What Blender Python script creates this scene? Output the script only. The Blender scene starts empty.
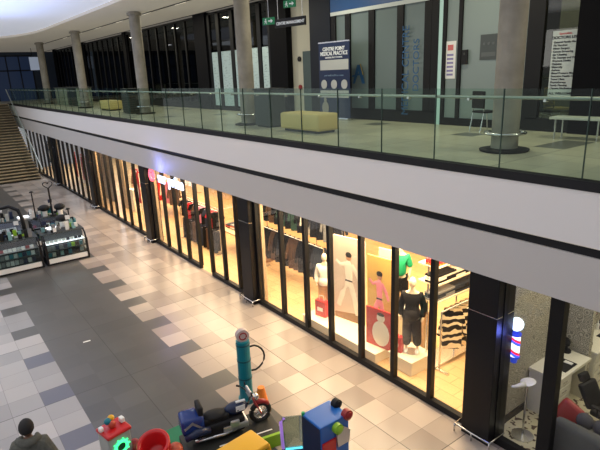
import bpy, bmesh, math, random
from mathutils import Vector, Matrix
random.seed(7)
PI = math.pi
SC = bpy.context.scene
COL = SC.collection

# ------------------------------------------------------------------ object helpers
def link(o):
    COL.objects.link(o); return o

class MB:
    """collects shapes into one mesh"""
    def __init__(s): s.bm = bmesh.new()
    def box(s, x0, x1, y0, y1, z0, z1, bev=0, M=None):
        r = bmesh.ops.create_cube(s.bm, size=1)
        vs = r['verts']
        for v in vs:
            v.co = Vector(((x0+x1)/2+v.co.x*(x1-x0), (y0+y1)/2+v.co.y*(y1-y0), (z0+z1)/2+v.co.z*(z1-z0)))
        if bev:
            es = list({e for v in vs for e in v.link_edges})
            rr = bmesh.ops.bevel(s.bm, geom=es, offset=bev, segments=2, affect='EDGES', profile=.6)
            vs = list({v for f in rr['faces'] for v in f.verts} | {v for v in vs if v.is_valid})
        if M:
            for v in vs: v.co = M @ v.co
        return s
    def cyl(s, c, r, h, n=20, r2=None, axis='Z', M=None, bev=0):
        rr = bmesh.ops.create_cone(s.bm, cap_ends=True, segments=n, radius1=r, radius2=r if r2 is None else r2, depth=h)
        vs = rr['verts']
        R = {'Z': Matrix(), 'X': Matrix.Rotation(PI/2, 4, 'Y'), 'Y': Matrix.Rotation(-PI/2, 4, 'X')}[axis]
        for v in vs:
            v.co = R @ v.co + Vector(c)
            if M: v.co = M @ v.co
        return s
    def sph(s, c, r, sc=(1, 1, 1), n=16, M=None):
        rr = bmesh.ops.create_uvsphere(s.bm, u_segments=n, v_segments=max(6, n//2+2), radius=r)
        for v in rr['verts']:
            v.co = Vector((v.co.x*sc[0]+c[0], v.co.y*sc[1]+c[1], v.co.z*sc[2]+c[2]))
            if M: v.co = M @ v.co
        return s
    def tube(s, pts, r, n=8, closed=False):
        P = [Vector(p) for p in pts]; rings = []
        m = len(P)
        for i, p in enumerate(P):
            if closed: t = (P[(i+1) % m]-P[i-1])
            else: t = (P[min(i+1, m-1)]-P[max(i-1, 0)])
            t.normalize()
            a = Vector((0, 0, 1)) if abs(t.z) < .9 else Vector((1, 0, 0))
            u = t.cross(a).normalized(); w = t.cross(u).normalized()
            ri = r[i] if isinstance(r, (list, tuple)) else r
            rings.append([s.bm.verts.new(p+u*ri*math.cos(2*PI*k/n)+w*ri*math.sin(2*PI*k/n)) for k in range(n)])
        for i in range(m if closed else m-1):
            A, B = rings[i], rings[(i+1) % m]
            for k in range(n): s.bm.faces.new((A[k], A[(k+1) % n], B[(k+1) % n], B[k]))
        if not closed:
            s.bm.faces.new(rings[0][::-1]); s.bm.faces.new(rings[-1])
        return s
    def lathe(s, prof, c=(0, 0, 0), n=24, M=None):
        rings = []
        for (r, z) in prof:
            rings.append([s.bm.verts.new(((M @ Vector((c[0]+r*math.cos(2*PI*k/n), c[1]+r*math.sin(2*PI*k/n), c[2]+z))) if M else Vector((c[0]+r*math.cos(2*PI*k/n), c[1]+r*math.sin(2*PI*k/n), c[2]+z)))) for k in range(n)])
        for A, B in zip(rings, rings[1:]):
            for k in range(n): s.bm.faces.new((A[k], A[(k+1) % n], B[(k+1) % n], B[k]))
        s.bm.faces.new(rings[0][::-1]); s.bm.faces.new(rings[-1])
        return s
    def prism(s, poly, d, M=None, t=None):
        """poly in local XZ, extruded along Y from -d/2 to d/2"""
        a = [s.bm.verts.new((p[0], -d/2, p[1])) for p in poly]
        b = [s.bm.verts.new((p[0], d/2, p[1])) for p in poly]
        s.bm.faces.new(a); s.bm.faces.new(b[::-1])
        n = len(poly)
        for k in range(n): s.bm.faces.new((a[k], b[k], b[(k+1) % n], a[(k+1) % n]))
        if M:
            for v in a+b: v.co = M @ v.co
        return s
    def quad(s, pts):
        s.bm.faces.new([s.bm.verts.new(p) for p in pts]); return s
    def build(s, name, mat, parent=None, smooth=False, bev=0, sub=0, loc=None, rz=0):
        bmesh.ops.recalc_face_normals(s.bm, faces=s.bm.faces)
        me = bpy.data.meshes.new(name); s.bm.to_mesh(me); s.bm.free()
        if not isinstance(mat, (list, tuple)): mat = [mat]
        for m in mat: me.materials.append(m)
        if smooth:
            for p in me.polygons: p.use_smooth = True
        o = link(bpy.data.objects.new(name, me))
        if bev:
            b = o.modifiers.new('bev', 'BEVEL'); b.width = bev; b.segments = 2; b.limit_method = 'ANGLE'
        if sub:
            b = o.modifiers.new('sub', 'SUBSURF'); b.levels = sub; b.render_levels = sub
        if parent: o.parent = parent
        if loc: o.location = loc
        if rz: o.rotation_euler.z = rz
        return o

def tag(o, label=None, cat=None, group=None, kind=None):
    if label: o['label'] = label
    if cat: o['category'] = cat
    if group: o['group'] = group
    if kind: o['kind'] = kind
    return o
def thing(name, label, cat, loc=(0, 0, 0), rz=0, group=None, kind=None):
    o = link(bpy.data.objects.new(name, None)); o.empty_display_size = .2
    o.location = loc; o.rotation_euler = (0, 0, rz)
    return tag(o, label, cat, group, kind)
def kids(o): return [c for c in bpy.data.objects if c.parent == o]
def dup(root, loc, rz=None, label=None, group=None):
    r = root.copy(); link(r); r.location = loc
    if rz is not None: r.rotation_euler = (0, 0, rz)
    if label: r['label'] = label
    if group: r['group'] = group
    for ch in kids(root):
        c = ch.copy(); link(c); c.parent = r
        for g in kids(ch):
            d = g.copy(); link(d); d.parent = c
    return r
def struct(o, label=None): return tag(o, label, None, None, 'structure')

def text(s, size, mat, parent, loc, rot=(PI/2, 0, 0), align='CENTER', name='lettering', ext=.004, sx=1, bold=0):
    c = bpy.data.curves.new(name, 'FONT'); c.body = s; c.size = size; c.align_x = align; c.align_y = 'CENTER'
    c.extrude = ext; c.offset = bold
    c.materials.append(mat)
    o = link(bpy.data.objects.new(name, c)); o.location = loc; o.rotation_euler = rot; o.scale = (sx, 1, 1)
    bpy.context.view_layer.update()
    me = bpy.data.meshes.new_from_object(o.evaluated_get(bpy.context.evaluated_depsgraph_get()))
    me.materials.clear(); me.materials.append(mat)
    n = link(bpy.data.objects.new(name, me)); n.location = loc; n.rotation_euler = rot; n.scale = (sx, 1, 1)
    bpy.data.objects.remove(o); bpy.data.curves.remove(c)
    if parent: n.parent = parent
    return n

# ------------------------------------------------------------------ materials
def mat(name, col, rough=.5, metal=0, spec=.5, em=None, es=0, noise=0, ns=6, alpha=None):
    m = bpy.data.materials.new(name); m.use_nodes = True
    nt = m.node_tree; b = nt.nodes['Principled BSDF']
    b.inputs['Base Color'].default_value = (*col, 1); b.inputs['Roughness'].default_value = rough
    b.inputs['Metallic'].default_value = metal; b.inputs['Specular IOR Level'].default_value = spec
    if em: b.inputs['Emission Color'].default_value = (*em, 1); b.inputs['Emission Strength'].default_value = es
    if noise:
        tc = nt.nodes.new('ShaderNodeTexCoord'); nz = nt.nodes.new('ShaderNodeTexNoise'); nz.inputs['Scale'].default_value = ns
        nz.inputs['Detail'].default_value = 4
        nt.links.new(tc.outputs['Object'], nz.inputs['Vector'])
        cr = nt.nodes.new('ShaderNodeMapRange'); cr.inputs['From Min'].default_value = .3; cr.inputs['From Max'].default_value = .7
        cr.inputs['To Min'].default_value = 1-noise; cr.inputs['To Max'].default_value = 1+noise
        nt.links.new(nz.outputs['Fac'], cr.inputs['Value'])
        mx = nt.nodes.new('ShaderNodeVectorMath'); mx.operation = 'SCALE'; mx.inputs[0].default_value = col
        nt.links.new(cr.outputs['Result'], mx.inputs['Scale']); nt.links.new(mx.outputs['Vector'], b.inputs['Base Color'])
    return m
def glass(name, tint=(1, 1, 1), refl=.08, rough=.02, dens=None):
    m = bpy.data.materials.new(name); m.use_nodes = True; nt = m.node_tree; nt.nodes.clear()
    out = nt.nodes.new('ShaderNodeOutputMaterial'); mix = nt.nodes.new('ShaderNodeMixShader')
    tr = nt.nodes.new('ShaderNodeBsdfTransparent'); tr.inputs['Color'].default_value = (*tint, 1)
    gl = nt.nodes.new('ShaderNodeBsdfGlossy'); gl.inputs['Roughness'].default_value = rough
    fr = nt.nodes.new('ShaderNodeLayerWeight'); fr.inputs['Blend'].default_value = .25
    mr = nt.nodes.new('ShaderNodeMapRange'); mr.inputs['To Min'].default_value = refl; mr.inputs['To Max'].default_value = .22
    mr.inputs['From Min'].default_value = 0.0
    nt.links.new(fr.outputs['Fresnel'], mr.inputs['Value']); nt.links.new(mr.outputs['Result'], mix.inputs['Fac'])
    nt.links.new(tr.outputs[0], mix.inputs[1]); nt.links.new(gl.outputs[0], mix.inputs[2]); nt.links.new(mix.outputs[0], out.inputs[0])
    return m

class NT:
    def __init__(s, m): s.nt = m.node_tree
    def m(s, op, a, b=None, c=None):
        n = s.nt.nodes.new('ShaderNodeMath'); n.operation = op
        for i, v in enumerate((a, b, c)):
            if v is None: continue
            if isinstance(v, (int, float)): n.inputs[i].default_value = v
            else: s.nt.links.new(v, n.inputs[i])
        return n.outputs[0]
    def mix(s, f, a, b):
        n = s.nt.nodes.new('ShaderNodeMix'); n.data_type = 'RGBA'
        if isinstance(f, (int, float)): n.inputs[0].default_value = f
        else: s.nt.links.new(f, n.inputs[0])
        for i, v in ((6, a), (7, b)):
            if isinstance(v, tuple): n.inputs[i].default_value = (*v, 1)
            else: s.nt.links.new(v, n.inputs[i])
        return n.outputs[2]

def tile_mat(name, light, mid, dark_a, dark_b, coldlight, coldmid, T=.6, x0=-10.755, y0=2.95, mall=True, rough=.28, pd=.0):
    m = bpy.data.materials.new(name); m.use_nodes = True; N = NT(m); nt = m.node_tree; b = nt.nodes['Principled BSDF']
    g = nt.nodes.new('ShaderNodeNewGeometry'); sp = nt.nodes.new('ShaderNodeSeparateXYZ'); nt.links.new(g.outputs['Position'], sp.inputs[0])
    X, Y = sp.outputs[0], sp.outputs[1]
    u = N.m('DIVIDE', N.m('SUBTRACT', X, x0), T); v = N.m('DIVIDE', N.m('SUBTRACT', Y, y0), T)
    I = N.m('FLOOR', u); J = N.m('FLOOR', v)
    cb = nt.nodes.new('ShaderNodeCombineXYZ'); nt.links.new(I, cb.inputs[0]); nt.links.new(J, cb.inputs[1])
    wn = nt.nodes.new('ShaderNodeTexWhiteNoise'); wn.noise_dimensions = '2D'; nt.links.new(cb.outputs[0], wn.inputs['Vector'])
    W = wn.outputs['Value']
    s3 = nt.nodes.new('ShaderNodeSeparateColor'); nt.links.new(wn.outputs['Color'], s3.inputs[0]); W2 = s3.outputs[1]
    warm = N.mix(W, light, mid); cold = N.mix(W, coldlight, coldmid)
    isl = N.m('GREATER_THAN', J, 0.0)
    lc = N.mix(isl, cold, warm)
    if mall:
        Im = N.m('FLOORED_MODULO', I, 3.0)
        notch = N.m('GREATER_THAN', Im, 1.5)
        core = N.m('MULTIPLY', N.m('GREATER_THAN', J, -2.5), N.m('LESS_THAN', J, 1.5))
        edge = N.m('ADD', N.m('COMPARE', J, 2.0, .1), N.m('COMPARE', J, -3.0, .1))
        dk = N.m('MAXIMUM', core, N.m('MULTIPLY', edge, notch))
    else:
        dk = N.m('LESS_THAN', W2, pd)
    dc = N.mix(N.m('MULTIPLY', W2, 1.0), dark_a, dark_b)
    if mall: dc = N.mix(N.m('MULTIPLY', N.m('COMPARE', J, -3.0, .1), N.m('GREATER_THAN', W2, .3)), dc, (.11, .115, .155))  # bluish reflection painted into the dark notch tiles of the left edge
    c = N.mix(dk, lc, dc)
    # cloudy wear
    nz = nt.nodes.new('ShaderNodeTexNoise'); nz.inputs['Scale'].default_value = .9; nz.inputs['Detail'].default_value = 3
    nt.links.new(g.outputs['Position'], nz.inputs['Vector'])
    c = N.mix(N.m('MULTIPLY', nz.outputs['Fac'], .18), c, (.25, .22, .2))
    # grout
    def line(t, w):
        f = N.m('FRACT', t); return N.m('LESS_THAN', N.m('MINIMUM', f, N.m('SUBTRACT', 1.0, f)), w)
    gr = N.m('MAXIMUM', line(u, .008), line(v, .008))
    c = N.mix(N.m('MULTIPLY', gr, .55), c, (.09, .08, .07))
    big = N.m('MAXIMUM', line(N.m('DIVIDE', u, 5.0), .0028), line(N.m('DIVIDE', v, 5.0), .0028))
    c = N.mix(N.m('MULTIPLY', big, .8), c, (.035, .03, .028))
    nt.links.new(c, b.inputs['Base Color'])
    b.inputs['Roughness'].default_value = rough; b.inputs['Specular IOR Level'].default_value = .45
    return m

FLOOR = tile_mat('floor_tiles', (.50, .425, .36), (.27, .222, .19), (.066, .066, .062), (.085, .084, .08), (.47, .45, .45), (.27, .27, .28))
UFLOOR = tile_mat('upper_tiles', (.66, .62, .46), (.50, .48, .37), (.16, .16, .14), (.20, .20, .17), (.6, .58, .45), (.5, .48, .38), mall=False, pd=.05, rough=.3)
WHITE = mat('white_paint', (.72, .70, .70), .45)
FASC = mat('fascia_white', (.80, .765, .745), .5)
FASCG = mat('fascia_grey', (.56, .53, .51), .55)
BLACK = mat('black_metal', (.008, .008, .009), .5, spec=.25)
BLACKM = mat('black_matte', (.010, .010, .012), .6, spec=.3)
BLACKP = mat('black_cladding', (.006, .006, .008), .4, spec=.3)
CHROME = mat('brushed_steel', (.62, .62, .62), .25, 1)
CONC = mat('concrete', (.29, .265, .22), .7, noise=.18, ns=3)
CEILB = mat('ceiling_beige', (.66, .60, .51), .8, em=(1, .93, .80), es=.10)  # faint emission added to lift the soffit, which is no lamp
CEILW = mat('ceiling_white', (.85, .86, .9), .7, em=(.75, .82, 1), es=.36)  # blue-white glow put into the colour in place of light on the ceiling
GLASS = glass('shop_glass', (.98, .98, .97), .012)
GGLASS = glass('balustrade_glass', (.86, .94, .90), .02)
DGLASS = glass('dark_glass', (.20, .23, .25), .04)
FROST = mat('frosted_glass', (.12, .16, .155), .3, em=(.5, .62, .6), es=.03)
TAN = mat('tan_wall', (.40, .29, .18), .7)
CREAM = mat('cream_wall', (.80, .70, .52), .7)
M = dict(
 red=mat('red_plastic', (.55, .012, .015), .3), dkred=mat('dark_red', (.28, .01, .012), .4), blue=mat('blue_plastic', (.012, .13, .48), .4),
 navy=mat('navy', (.008, .018, .06), .4), green=mat('green_cloth', (.0, .30, .12), .7), grmat=mat('green_mat', (.0, .16, .07), .6),
 lime=mat('lime', (.25, .48, .02), .4), yellow=mat('yellow_plastic', (.80, .42, .02), .4), teal=mat('teal_paint', (.0, .17, .22), .4),
 white=mat('white_plastic', (.8, .8, .78), .4), cloth_k=mat('black_cloth', (.0045, .004, .005), .8, spec=.25), cloth_w=mat('white_cloth', (.8, .74, .62), .85),
 cloth_g=mat('grey_cloth', (.22, .22, .22), .9), olive=mat('hoodie_cloth', (.10, .10, .085), .95, noise=.2, ns=18), skin=mat('skin', (.20, .10, .06), .55),
 hair=mat('hair', (.008, .006, .006), .7), brown=mat('brown_wood', (.30, .16, .07), .6, noise=.2, ns=8), wood=mat('pale_wood', (.62, .44, .26), .55, noise=.12, ns=6),
 jean=mat('denim', (.05, .08, .15), .85), yel_up=mat('ottoman_leather', (.72, .55, .20), .5), pink=mat('pink_print', (.75, .25, .32), .6),
 orange=mat('orange', (.75, .22, .03), .5), cyan=mat('cyan_glow', (.1, .6, .7), .3, em=(.15, .8, 1), es=1.2), tire=mat('tyre', (.01, .01, .01), .7),
 sofa=mat('sofa_cloth', (.085, .09, .09), .9), silver=mat('silver', (.55, .56, .58), .3, .8), purple=mat('purple_glow', (.3, .15, .5), .4, em=(.45, .25, .8), es=.5),
 paper=mat('paper_white', (.82, .82, .80), .6), ink=mat('black_ink', (.02, .02, .03), .6), redink=mat('red_ink', (.6, .05, .05), .6), skinm=mat('mannequin_skin', (.75, .62, .45), .5),
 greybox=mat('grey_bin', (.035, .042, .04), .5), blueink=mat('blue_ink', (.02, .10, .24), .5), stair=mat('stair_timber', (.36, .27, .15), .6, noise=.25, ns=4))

# ------------------------------------------------------------------ SETTING
XL, XR = -60, 3
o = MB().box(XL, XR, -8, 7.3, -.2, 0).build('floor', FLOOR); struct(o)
YG = 7.2     # shop front line
# shop floors
def planks(name, a, b, sc, rough=.35):
    m = bpy.data.materials.new(name); m.use_nodes = True; N = NT(m); nt = m.node_tree; p = nt.nodes['Principled BSDF']
    g = nt.nodes.new('ShaderNodeNewGeometry'); br = nt.nodes.new('ShaderNodeTexBrick'); nt.links.new(g.outputs['Position'], br.inputs['Vector'])
    br.inputs['Scale'].default_value = sc; br.inputs['Color1'].default_value = (*a, 1); br.inputs['Color2'].default_value = (*b, 1)
    br.inputs['Mortar'].default_value = (a[0]*.6, a[1]*.55, a[2]*.5, 1); br.inputs['Mortar Size'].default_value = .006
    nt.links.new(br.outputs['Color'], p.inputs['Base Color']); p.inputs['Roughness'].default_value = rough; return m
SFLOOR = planks('shop_floor', (.66, .45, .22), (.58, .38, .18), .8)
# terrazzo / leopard floor of the barber shop
BF = bpy.data.materials.new('barber_floor'); BF.use_nodes = True; N = NT(BF); nt = BF.node_tree; p = nt.nodes['Principled BSDF']
g = nt.nodes.new('ShaderNodeNewGeometry'); vo = nt.nodes.new('ShaderNodeTexNoise'); vo.inputs['Scale'].default_value = 9; vo.inputs['Detail'].default_value = 1
nt.links.new(g.outputs['Position'], vo.inputs['Vector'])
nt.links.new(N.mix(N.m('GREATER_THAN', vo.outputs['Fac'], .585), (.60, .56, .40), (.07, .04, .025)), p.inputs['Base Color']); p.inputs['Roughness'].default_value = .35
# damask wallpaper with rings
WP = bpy.data.materials.new('ring_wallpaper'); WP.use_nodes = True; N = NT(WP); nt = WP.node_tree; p = nt.nodes['Principled BSDF']
g = nt.nodes.new('ShaderNodeNewGeometry'); vo = nt.nodes.new('ShaderNodeTexVoronoi'); vo.inputs['Scale'].default_value = 9
nt.links.new(g.outputs['Position'], vo.inputs['Vector'])
ring = N.m('GREATER_THAN', N.m('SINE', N.m('MULTIPLY', vo.outputs['Distance'], 26.0)), .1)
nt.links.new(N.mix(ring, (.22, .21, .17), (.50, .47, .38)), p.inputs['Base Color']); p.inputs['Roughness'].default_value = .7

struct(MB().box(-45, -4.62, 7.3, 14.3, -.2, 0).build('floor', SFLOOR))
struct(MB().box(-4.62, XR, 7.3, 14.3, -.2, 0).build('floor', BF))
struct(MB().box(XL, XR, 14.1, 14.3, 0, 4.3).build('wall_back', CREAM))
struct(MB().box(-45, XR, 7.32, 14.1, 3.4, 3.5).build('ceiling', CREAM))
SW = MB().box(-4.62, -4.5, 7.36, 14.1, 0, 3.4).build('wall_barber', WP); struct(SW)
struct(MB().box(-4.5, -4.47, 7.36, 14.1, 0, .14).build('baseboard_barber', BLACKM))
struct(MB().box(XR, XR+.1, 7.3, 14.1, 0, 3.4).build('wall_right', CREAM))
# upper slab, fascias
struct(MB().box(-49, XR, 7.02, 16.2, 4.3, 4.9).build('floor', UFLOOR))
struct(MB().box(-49, XR, 6.98, 7.06, 4.05, 4.80).build('trim_1', FASC))
struct(MB().box(-49, XR, 7.04, 7.10, 3.88, 4.06).build('trim_2', BLACKM))
struct(MB().box(-49, XR, 7.00, 7.34, 3.17, 3.90).build('trim_3', FASCG))
struct(MB().box(-49, XR, 6.96, 7.10, 4.80, 4.93).build('trim_4', BLACKM))
struct(MB().box(-49, XR, 6.985, 7.09, 4.038, 4.052).build('trim_5', CEILB))

# shop front columns
def black_pillar(x, lab):
    t = thing('pillar', lab, 'pillar', (x, 7.3, 0), kind='thing', group='black clad shopfront pillars')
    MB().box(-.28, .28, -.25, .25, 0, 3.17).build('cladding', BLACKP, t, bev=.01)
    MB().box(-.285, .285, -.255, .25, 2.46, 2.475).build('joint_line', CHROME, t)
    pts = [(-.36, .1, .16), (-.36, -.34, .16), (.36, -.34, .16), (.36, .1, .16)]
    r = MB(); r.tube(pts, .018)
    for q in pts[1:3]: r.tube([(q[0], q[1], 0), (q[0], q[1], .16)], .016)
    r.tube([(0, -.34, 0), (0, -.34, .16)], .016)
    r.build('bumper_rail', CHROME, t, smooth=True)
    return t
PX = [-4.58, -12.3, -20.05, -27.75, -36.0]
PL = ['black clad pillar between the clothing shop and the barber shop, nearest the camera',
      'black clad pillar with a low steel rail, second from the barber shop',
      'black clad pillar beneath the glowing heart shaped sign emblem',
      'black clad pillar, second from the far end of the shopfronts',
      'black clad pillar at the far end beside the stairs']
for x, l in zip(PX, PL): black_pillar(x, l)

# shop windows: structure, each bay an empty with frame and glass
def window(idx, x0, x1, mull, gap=None, y=7.28, z0=0, z1=3.17, w=.1, d=.12, gm=GLASS, sill=.13, fm=BLACK):
    t = link(bpy.data.objects.new('window_%d' % idx, None)); t['kind'] = 'structure'; t.location = ((x0+x1)/2, y, z0)
    cx = (x0+x1)/2; b = MB(); segs = [(x0, x1)] if not gap else [(x0, gap[0]), (gap[1], x1)]
    for a, c in segs: b.box(a-cx, c-cx, -d/2, d/2, 0, sill)
    b.box(x0-cx, x1-cx, -d/2, d/2, z1-z0-.08, z1-z0)
    for m in [x0+w/2]+list(mull)+[x1-w/2]+(list(gap) if gap else []):
        b.box(m-w/2-cx, m+w/2-cx, -d/2, d/2, sill*.9, z1-z0-.02)
    b.build('frame', fm, t)
    g = MB()
    for a, c in segs: g.box(a-cx, c-cx, -.006, .006, sill, z1-z0-.08)
    g.build('glass', gm, t)
    return t
window(1, -12.02, -4.86, [-10.78, -9.73, -8.79, -7.74, -6.75, -5.77])
window(2, -19.77, -12.58, [-18.55, -17.57, -16.7, -14.02, -13.1], gap=(-15.80, -14.92))
window(3, -27.47, -20.33, [-26.45, -25.5, -24.6, -23.6, -22.65, -21.6])
window(4, -35.72, -28.03, [-34.6, -33.6, -32.5, -31.5, -30.5, -29.4])
window(5, -45, -36.28, [-37.4, -38.5, -39.7, -40.9, -42.2, -43.5])
window(6, -4.385, XR, [-1.2, .8], w=.1, sill=.15)
struct(MB().box(-3.54, -3.33, 7.2, 7.36, 0, 3.17).build('trim_9', BLACK))
# return walls behind pillars
for i, x in enumerate((-12.3, -20.05, -27.75, -36.0)):
    struct(MB().box(x-.1, x+.42, 7.36, 7.46, 0, 3.38).build('wall_return', TAN))

# ------------------------------------------------------------------ balustrade
bal = thing('balustrade', 'long green tinted glass balustrade with steel handrail along the upper floor edge', 'balustrade', (0, 7.06, 4.9))
jx = [1.71 - 1.235*k for k in range(41)]
for k, (a, c) in enumerate(zip(jx, jx[1:])):
    MB().box(c+.01, a-.01, -.008, .008, .03, 1.2).build('glass_panel', GGLASS, bal)
MB().tube([(2.8, .075, 1.07), (-48.6, .075, 1.07)], .025, 10).build('handrail', mat('rail_steel', (.55, .57, .5), .3, .6), bal, smooth=True)
for k, a in enumerate(jx[:-1]):
    MB().cyl((a-.62, .04, 1.04), .022, .07, 10, axis='Y').build('bracket', CHROME, bal)
    e = MB().box(a-.006, a+.006, -.012, .012, .03, 1.2).build('joint_strip', mat('joint_dark', (.02, .05, .04), .3) if k == 0 else bpy.data.materials['joint_dark'], bal)
MB().box(-48.8, 2.8, -.04, .04, 0, .035).build('shoe_channel', BLACKM, bal)

# ------------------------------------------------------------------ upper level
colL = ['round concrete column on the upper floor with a steel ring, nearest the camera', 'round concrete column on the upper floor beside the black planter bin',
        'round concrete column on the upper floor, third from the right', 'round concrete column on the upper floor, fourth from the right', 'round concrete column at the far left end of the upper floor']
for i, x in enumerate((-5.48, -14.5, -23.4, -33.0, -42.6)):
    t = thing('column', colL[i], 'column', (x, 8.78, 4.9), kind='thing', group='round concrete columns of the upper floor')
    MB().cyl((0, 0, 2.14), .238, 4.28, 40).build('shaft', CONC, t)
    MB().lathe([(.42, 0), (.44, .02), (.44, .04), (.34, .06)], n=32).build('base_plate', BLACKM, t)
    g = MB(); g.tube([(.35*math.cos(a*PI/12), .35*math.sin(a*PI/12), .33) for a in range(24)], .028, 8, closed=True)
    for a in range(4): g.box(.24, .35, -.02, .02, .30, .36, M=Matrix.Rotation(a*PI/2+PI/4, 4, 'Z'))
    g.build('guard_ring', CHROME, t, smooth=True)
    MB().cyl((0, 0, 4.2), .31, .1, 32).build('collar', CONC, t)

YU = 11.9
CZ = 9.2
# gallery ceiling polygon with rounded inner edge
pts = [(XR, 7.2), (-33, 7.2)]
for k in range(9):
    a = k/8*PI/2; pts.append((-33-8.5*math.sin(a), 7.2-4.2*(1-math.cos(a))*1.0))
pts += [(-41.6, -9), (-62, -9), (-62, 16.2), (XR, 16.2)]
b = MB(); lo = [b.bm.verts.new((x, y, CZ)) for x, y in pts]; hi = [b.bm.verts.new((x, y, CZ+.12)) for x, y in pts]
b.bm.faces.new(lo)
for k in range(len(pts)): b.bm.faces.new((lo[k], lo[(k+1) % len(pts)], hi[(k+1) % len(pts)], hi[k]))
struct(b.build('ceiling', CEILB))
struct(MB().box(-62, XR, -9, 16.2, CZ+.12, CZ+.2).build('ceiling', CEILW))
# ceiling slots
b = MB(); b.box(-44, XR, 9.40, 9.50, CZ-.012, CZ+.01); struct(b.build('trim_6', BLACKM))
for k in range(9):
    t = MB().box(-.5, .5, -.02, .02, 0, .012).build('slot_light', mat('slot_glow', (.9, .85, .75), .5, em=(1, .9, .7), es=.5) if k == 0 else bpy.data.materials['slot_glow'], loc=(-9.5-k*3.6, 9.52, CZ-.02))
    tag(t, 'slim light strip set along the dark ceiling slot', 'light', 'slim ceiling light strips in the slot')
struct(MB().box(XL, XR, 11.72, 11.78, CZ-.02, CZ-.002).build('trim_7', BLACKM))

# far end wall of upper + lower
FWALL = mat('far_wall', (.02, .035, .07), .4)
struct(MB().box(-56.2, -56, -9, 16, 4.9, CZ).build('wall_far', FWALL))
struct(MB().box(-56.2, -56, -9, 7, 0, 4.9).build('wall_far', mat('far_wall_lower', (.12, .11, .10), .7)))
struct(MB().box(-56, -49, -9, 16.2, 4.6, 4.9).build('floor', UFLOOR)); struct(MB().box(-49, -47.85, -9, 6.9, 4.6, 4.9).build('floor', UFLOOR))
# blue lit shop windows at far end
for k, (y0, y1) in enumerate(((-3.6, -.3), (.1, 3.4), (3.8, 7.0), (7.4, 10.6))):
    t = link(bpy.data.objects.new('window_%d' % (20+k), None)); t['kind'] = 'structure'; t.location = (-55.95, (y0+y1)/2, 4.9)
    h = (y1-y0)/2
    f = MB()
    for y in (-h, -h/3, h/3, h): f.box(-.02, .06, y-.05, y+.05, 0, 4)
    f.box(-.02, .06, -h, h, 2.6, 2.72); f.box(-.02, .06, -h, h, 3.9, 4.0); f.build('frame', BLACKM, t)
    MB().box(0, .02, -h, h, 0, 3.9).build('glass', mat('blue_dim_glass', (.012, .022, .05), .35, em=(.10, .2, .5), es=.05) if k == 0 else bpy.data.materials['blue_dim_glass'], t)

# upper shopfront
def panel(name, x0, x1, z0, z1, m, y=YU, d=.02, parent=None): return MB().box(x0, x1, y, y+d, z0, z1).build(name, m, parent)
wb = 4.9
struct(MB().box(-55, XR, 16.0, 16.2, 4.9, CZ).build('wall_back', mat('dim_back', (.06, .06, .055), .8)))
# far left dark glazed bays
PIER = mat('pier_black', (.004, .004, .006), .7, spec=.1)
xs_left = [(-52, -43.2), (-42.9, -33.9), (-33.5, -23.9)]
for i, (a, c) in enumerate(xs_left):
    n = 8; ms = [a+(c-a)*k/n for k in range(1, n)]
    w = window(7+i, a, c, ms, y=YU, z0=wb, z1=CZ-.08, w=.11, gm=DGLASS, sill=.35)
for x in (-52.2, -43.05, -33.7): struct(MB().box(x-.25, x+.25, YU-.12, YU+.2, wb, CZ).build('wall_pier', PIER))
struct(MB().box(-23.9, -22.75, YU-.15, YU+.25, wb, CZ).build('wall_pier', PIER))
# white papered bay (-22.8 .. -16.8)
w = window(10, -22.75, -17.5, [-21.75, -20.55, -19.5, -18.4], y=YU, z0=wb, z1=CZ-.06, w=.26, gm=DGLASS, sill=.12)
PAPER = bpy.data.materials.new('printed_paper'); PAPER.use_nodes = True; N = NT(PAPER); nt = PAPER.node_tree; p = nt.nodes['Principled BSDF']
tc = nt.nodes.new('ShaderNodeTexCoord'); mp = nt.nodes.new('ShaderNodeMapping'); mp.inputs['Scale'].default_value = (3, 1, 16)
nz = nt.nodes.new('ShaderNodeTexNoise'); nz.inputs['Scale'].default_value = 1.6; nt.links.new(tc.outputs['Object'], mp.inputs[0]); nt.links.new(mp.outputs[0], nz.inputs['Vector'])
nt.links.new(N.mix(N.m('GREATER_THAN', nz.outputs['Fac'], .60), (.40, .50, .50), (.20, .27, .28)), p.inputs['Base Color'])
p.inputs['Emission Color'].default_value = (.6, .8, .8, 1); p.inputs['Emission Strength'].default_value = .10
for k, (a, c) in enumerate(((-22.5, -21.9), (-21.6, -20.7), (-20.4, -19.65), (-19.35, -18.55), (-18.25, -17.65))):
    t = MB().box(-(c-a)/2, (c-a)/2, 0, .01, 0, 2.35).build('window_poster', PAPER, loc=((a+c)/2, YU-.025, wb+.2))
    tag(t, ['white printed paper poster on the leftmost pane of the papered shop window', 'white printed paper poster on the second pane of the papered window', 'white printed paper poster on the third pane of the papered window, left of the column',
            'white printed paper poster on the papered window pane behind the column', 'white printed paper poster on the pane below the green exit sign'][k], 'poster', 'paper posters on the upper shop window')
struct(MB().box(-17.5, -16.4, YU-.15, YU+.25, wb, CZ).build('wall_pier', PIER))
struct(MB().box(-16.4, -15.15, YU+.1, YU+.3, wb, CZ).build('wall_corridor', mat('corridor_wall', (.55, .53, .43), .7)))
d = link(bpy.data.objects.new('door_1', None)); d['kind'] = 'structure'; d.location = (-15.42, YU+.07, wb)
MB().box(-.28, .28, -.03, .03, 0, 2.25).build('door_leaf', mat('door_green', (.06, .09, .09), .5), d)
MB().cyl((-.2, -.06, 1.0), .025, .06, 10, axis='Y').build('door_handle', CHROME, d)
struct(MB().box(-15.1, -14.0, YU-.08, YU+.3, wb, CZ).build('wall_pier', mat('navy_pier', (.006, .009, .018), .5, spec=.3)))
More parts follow.
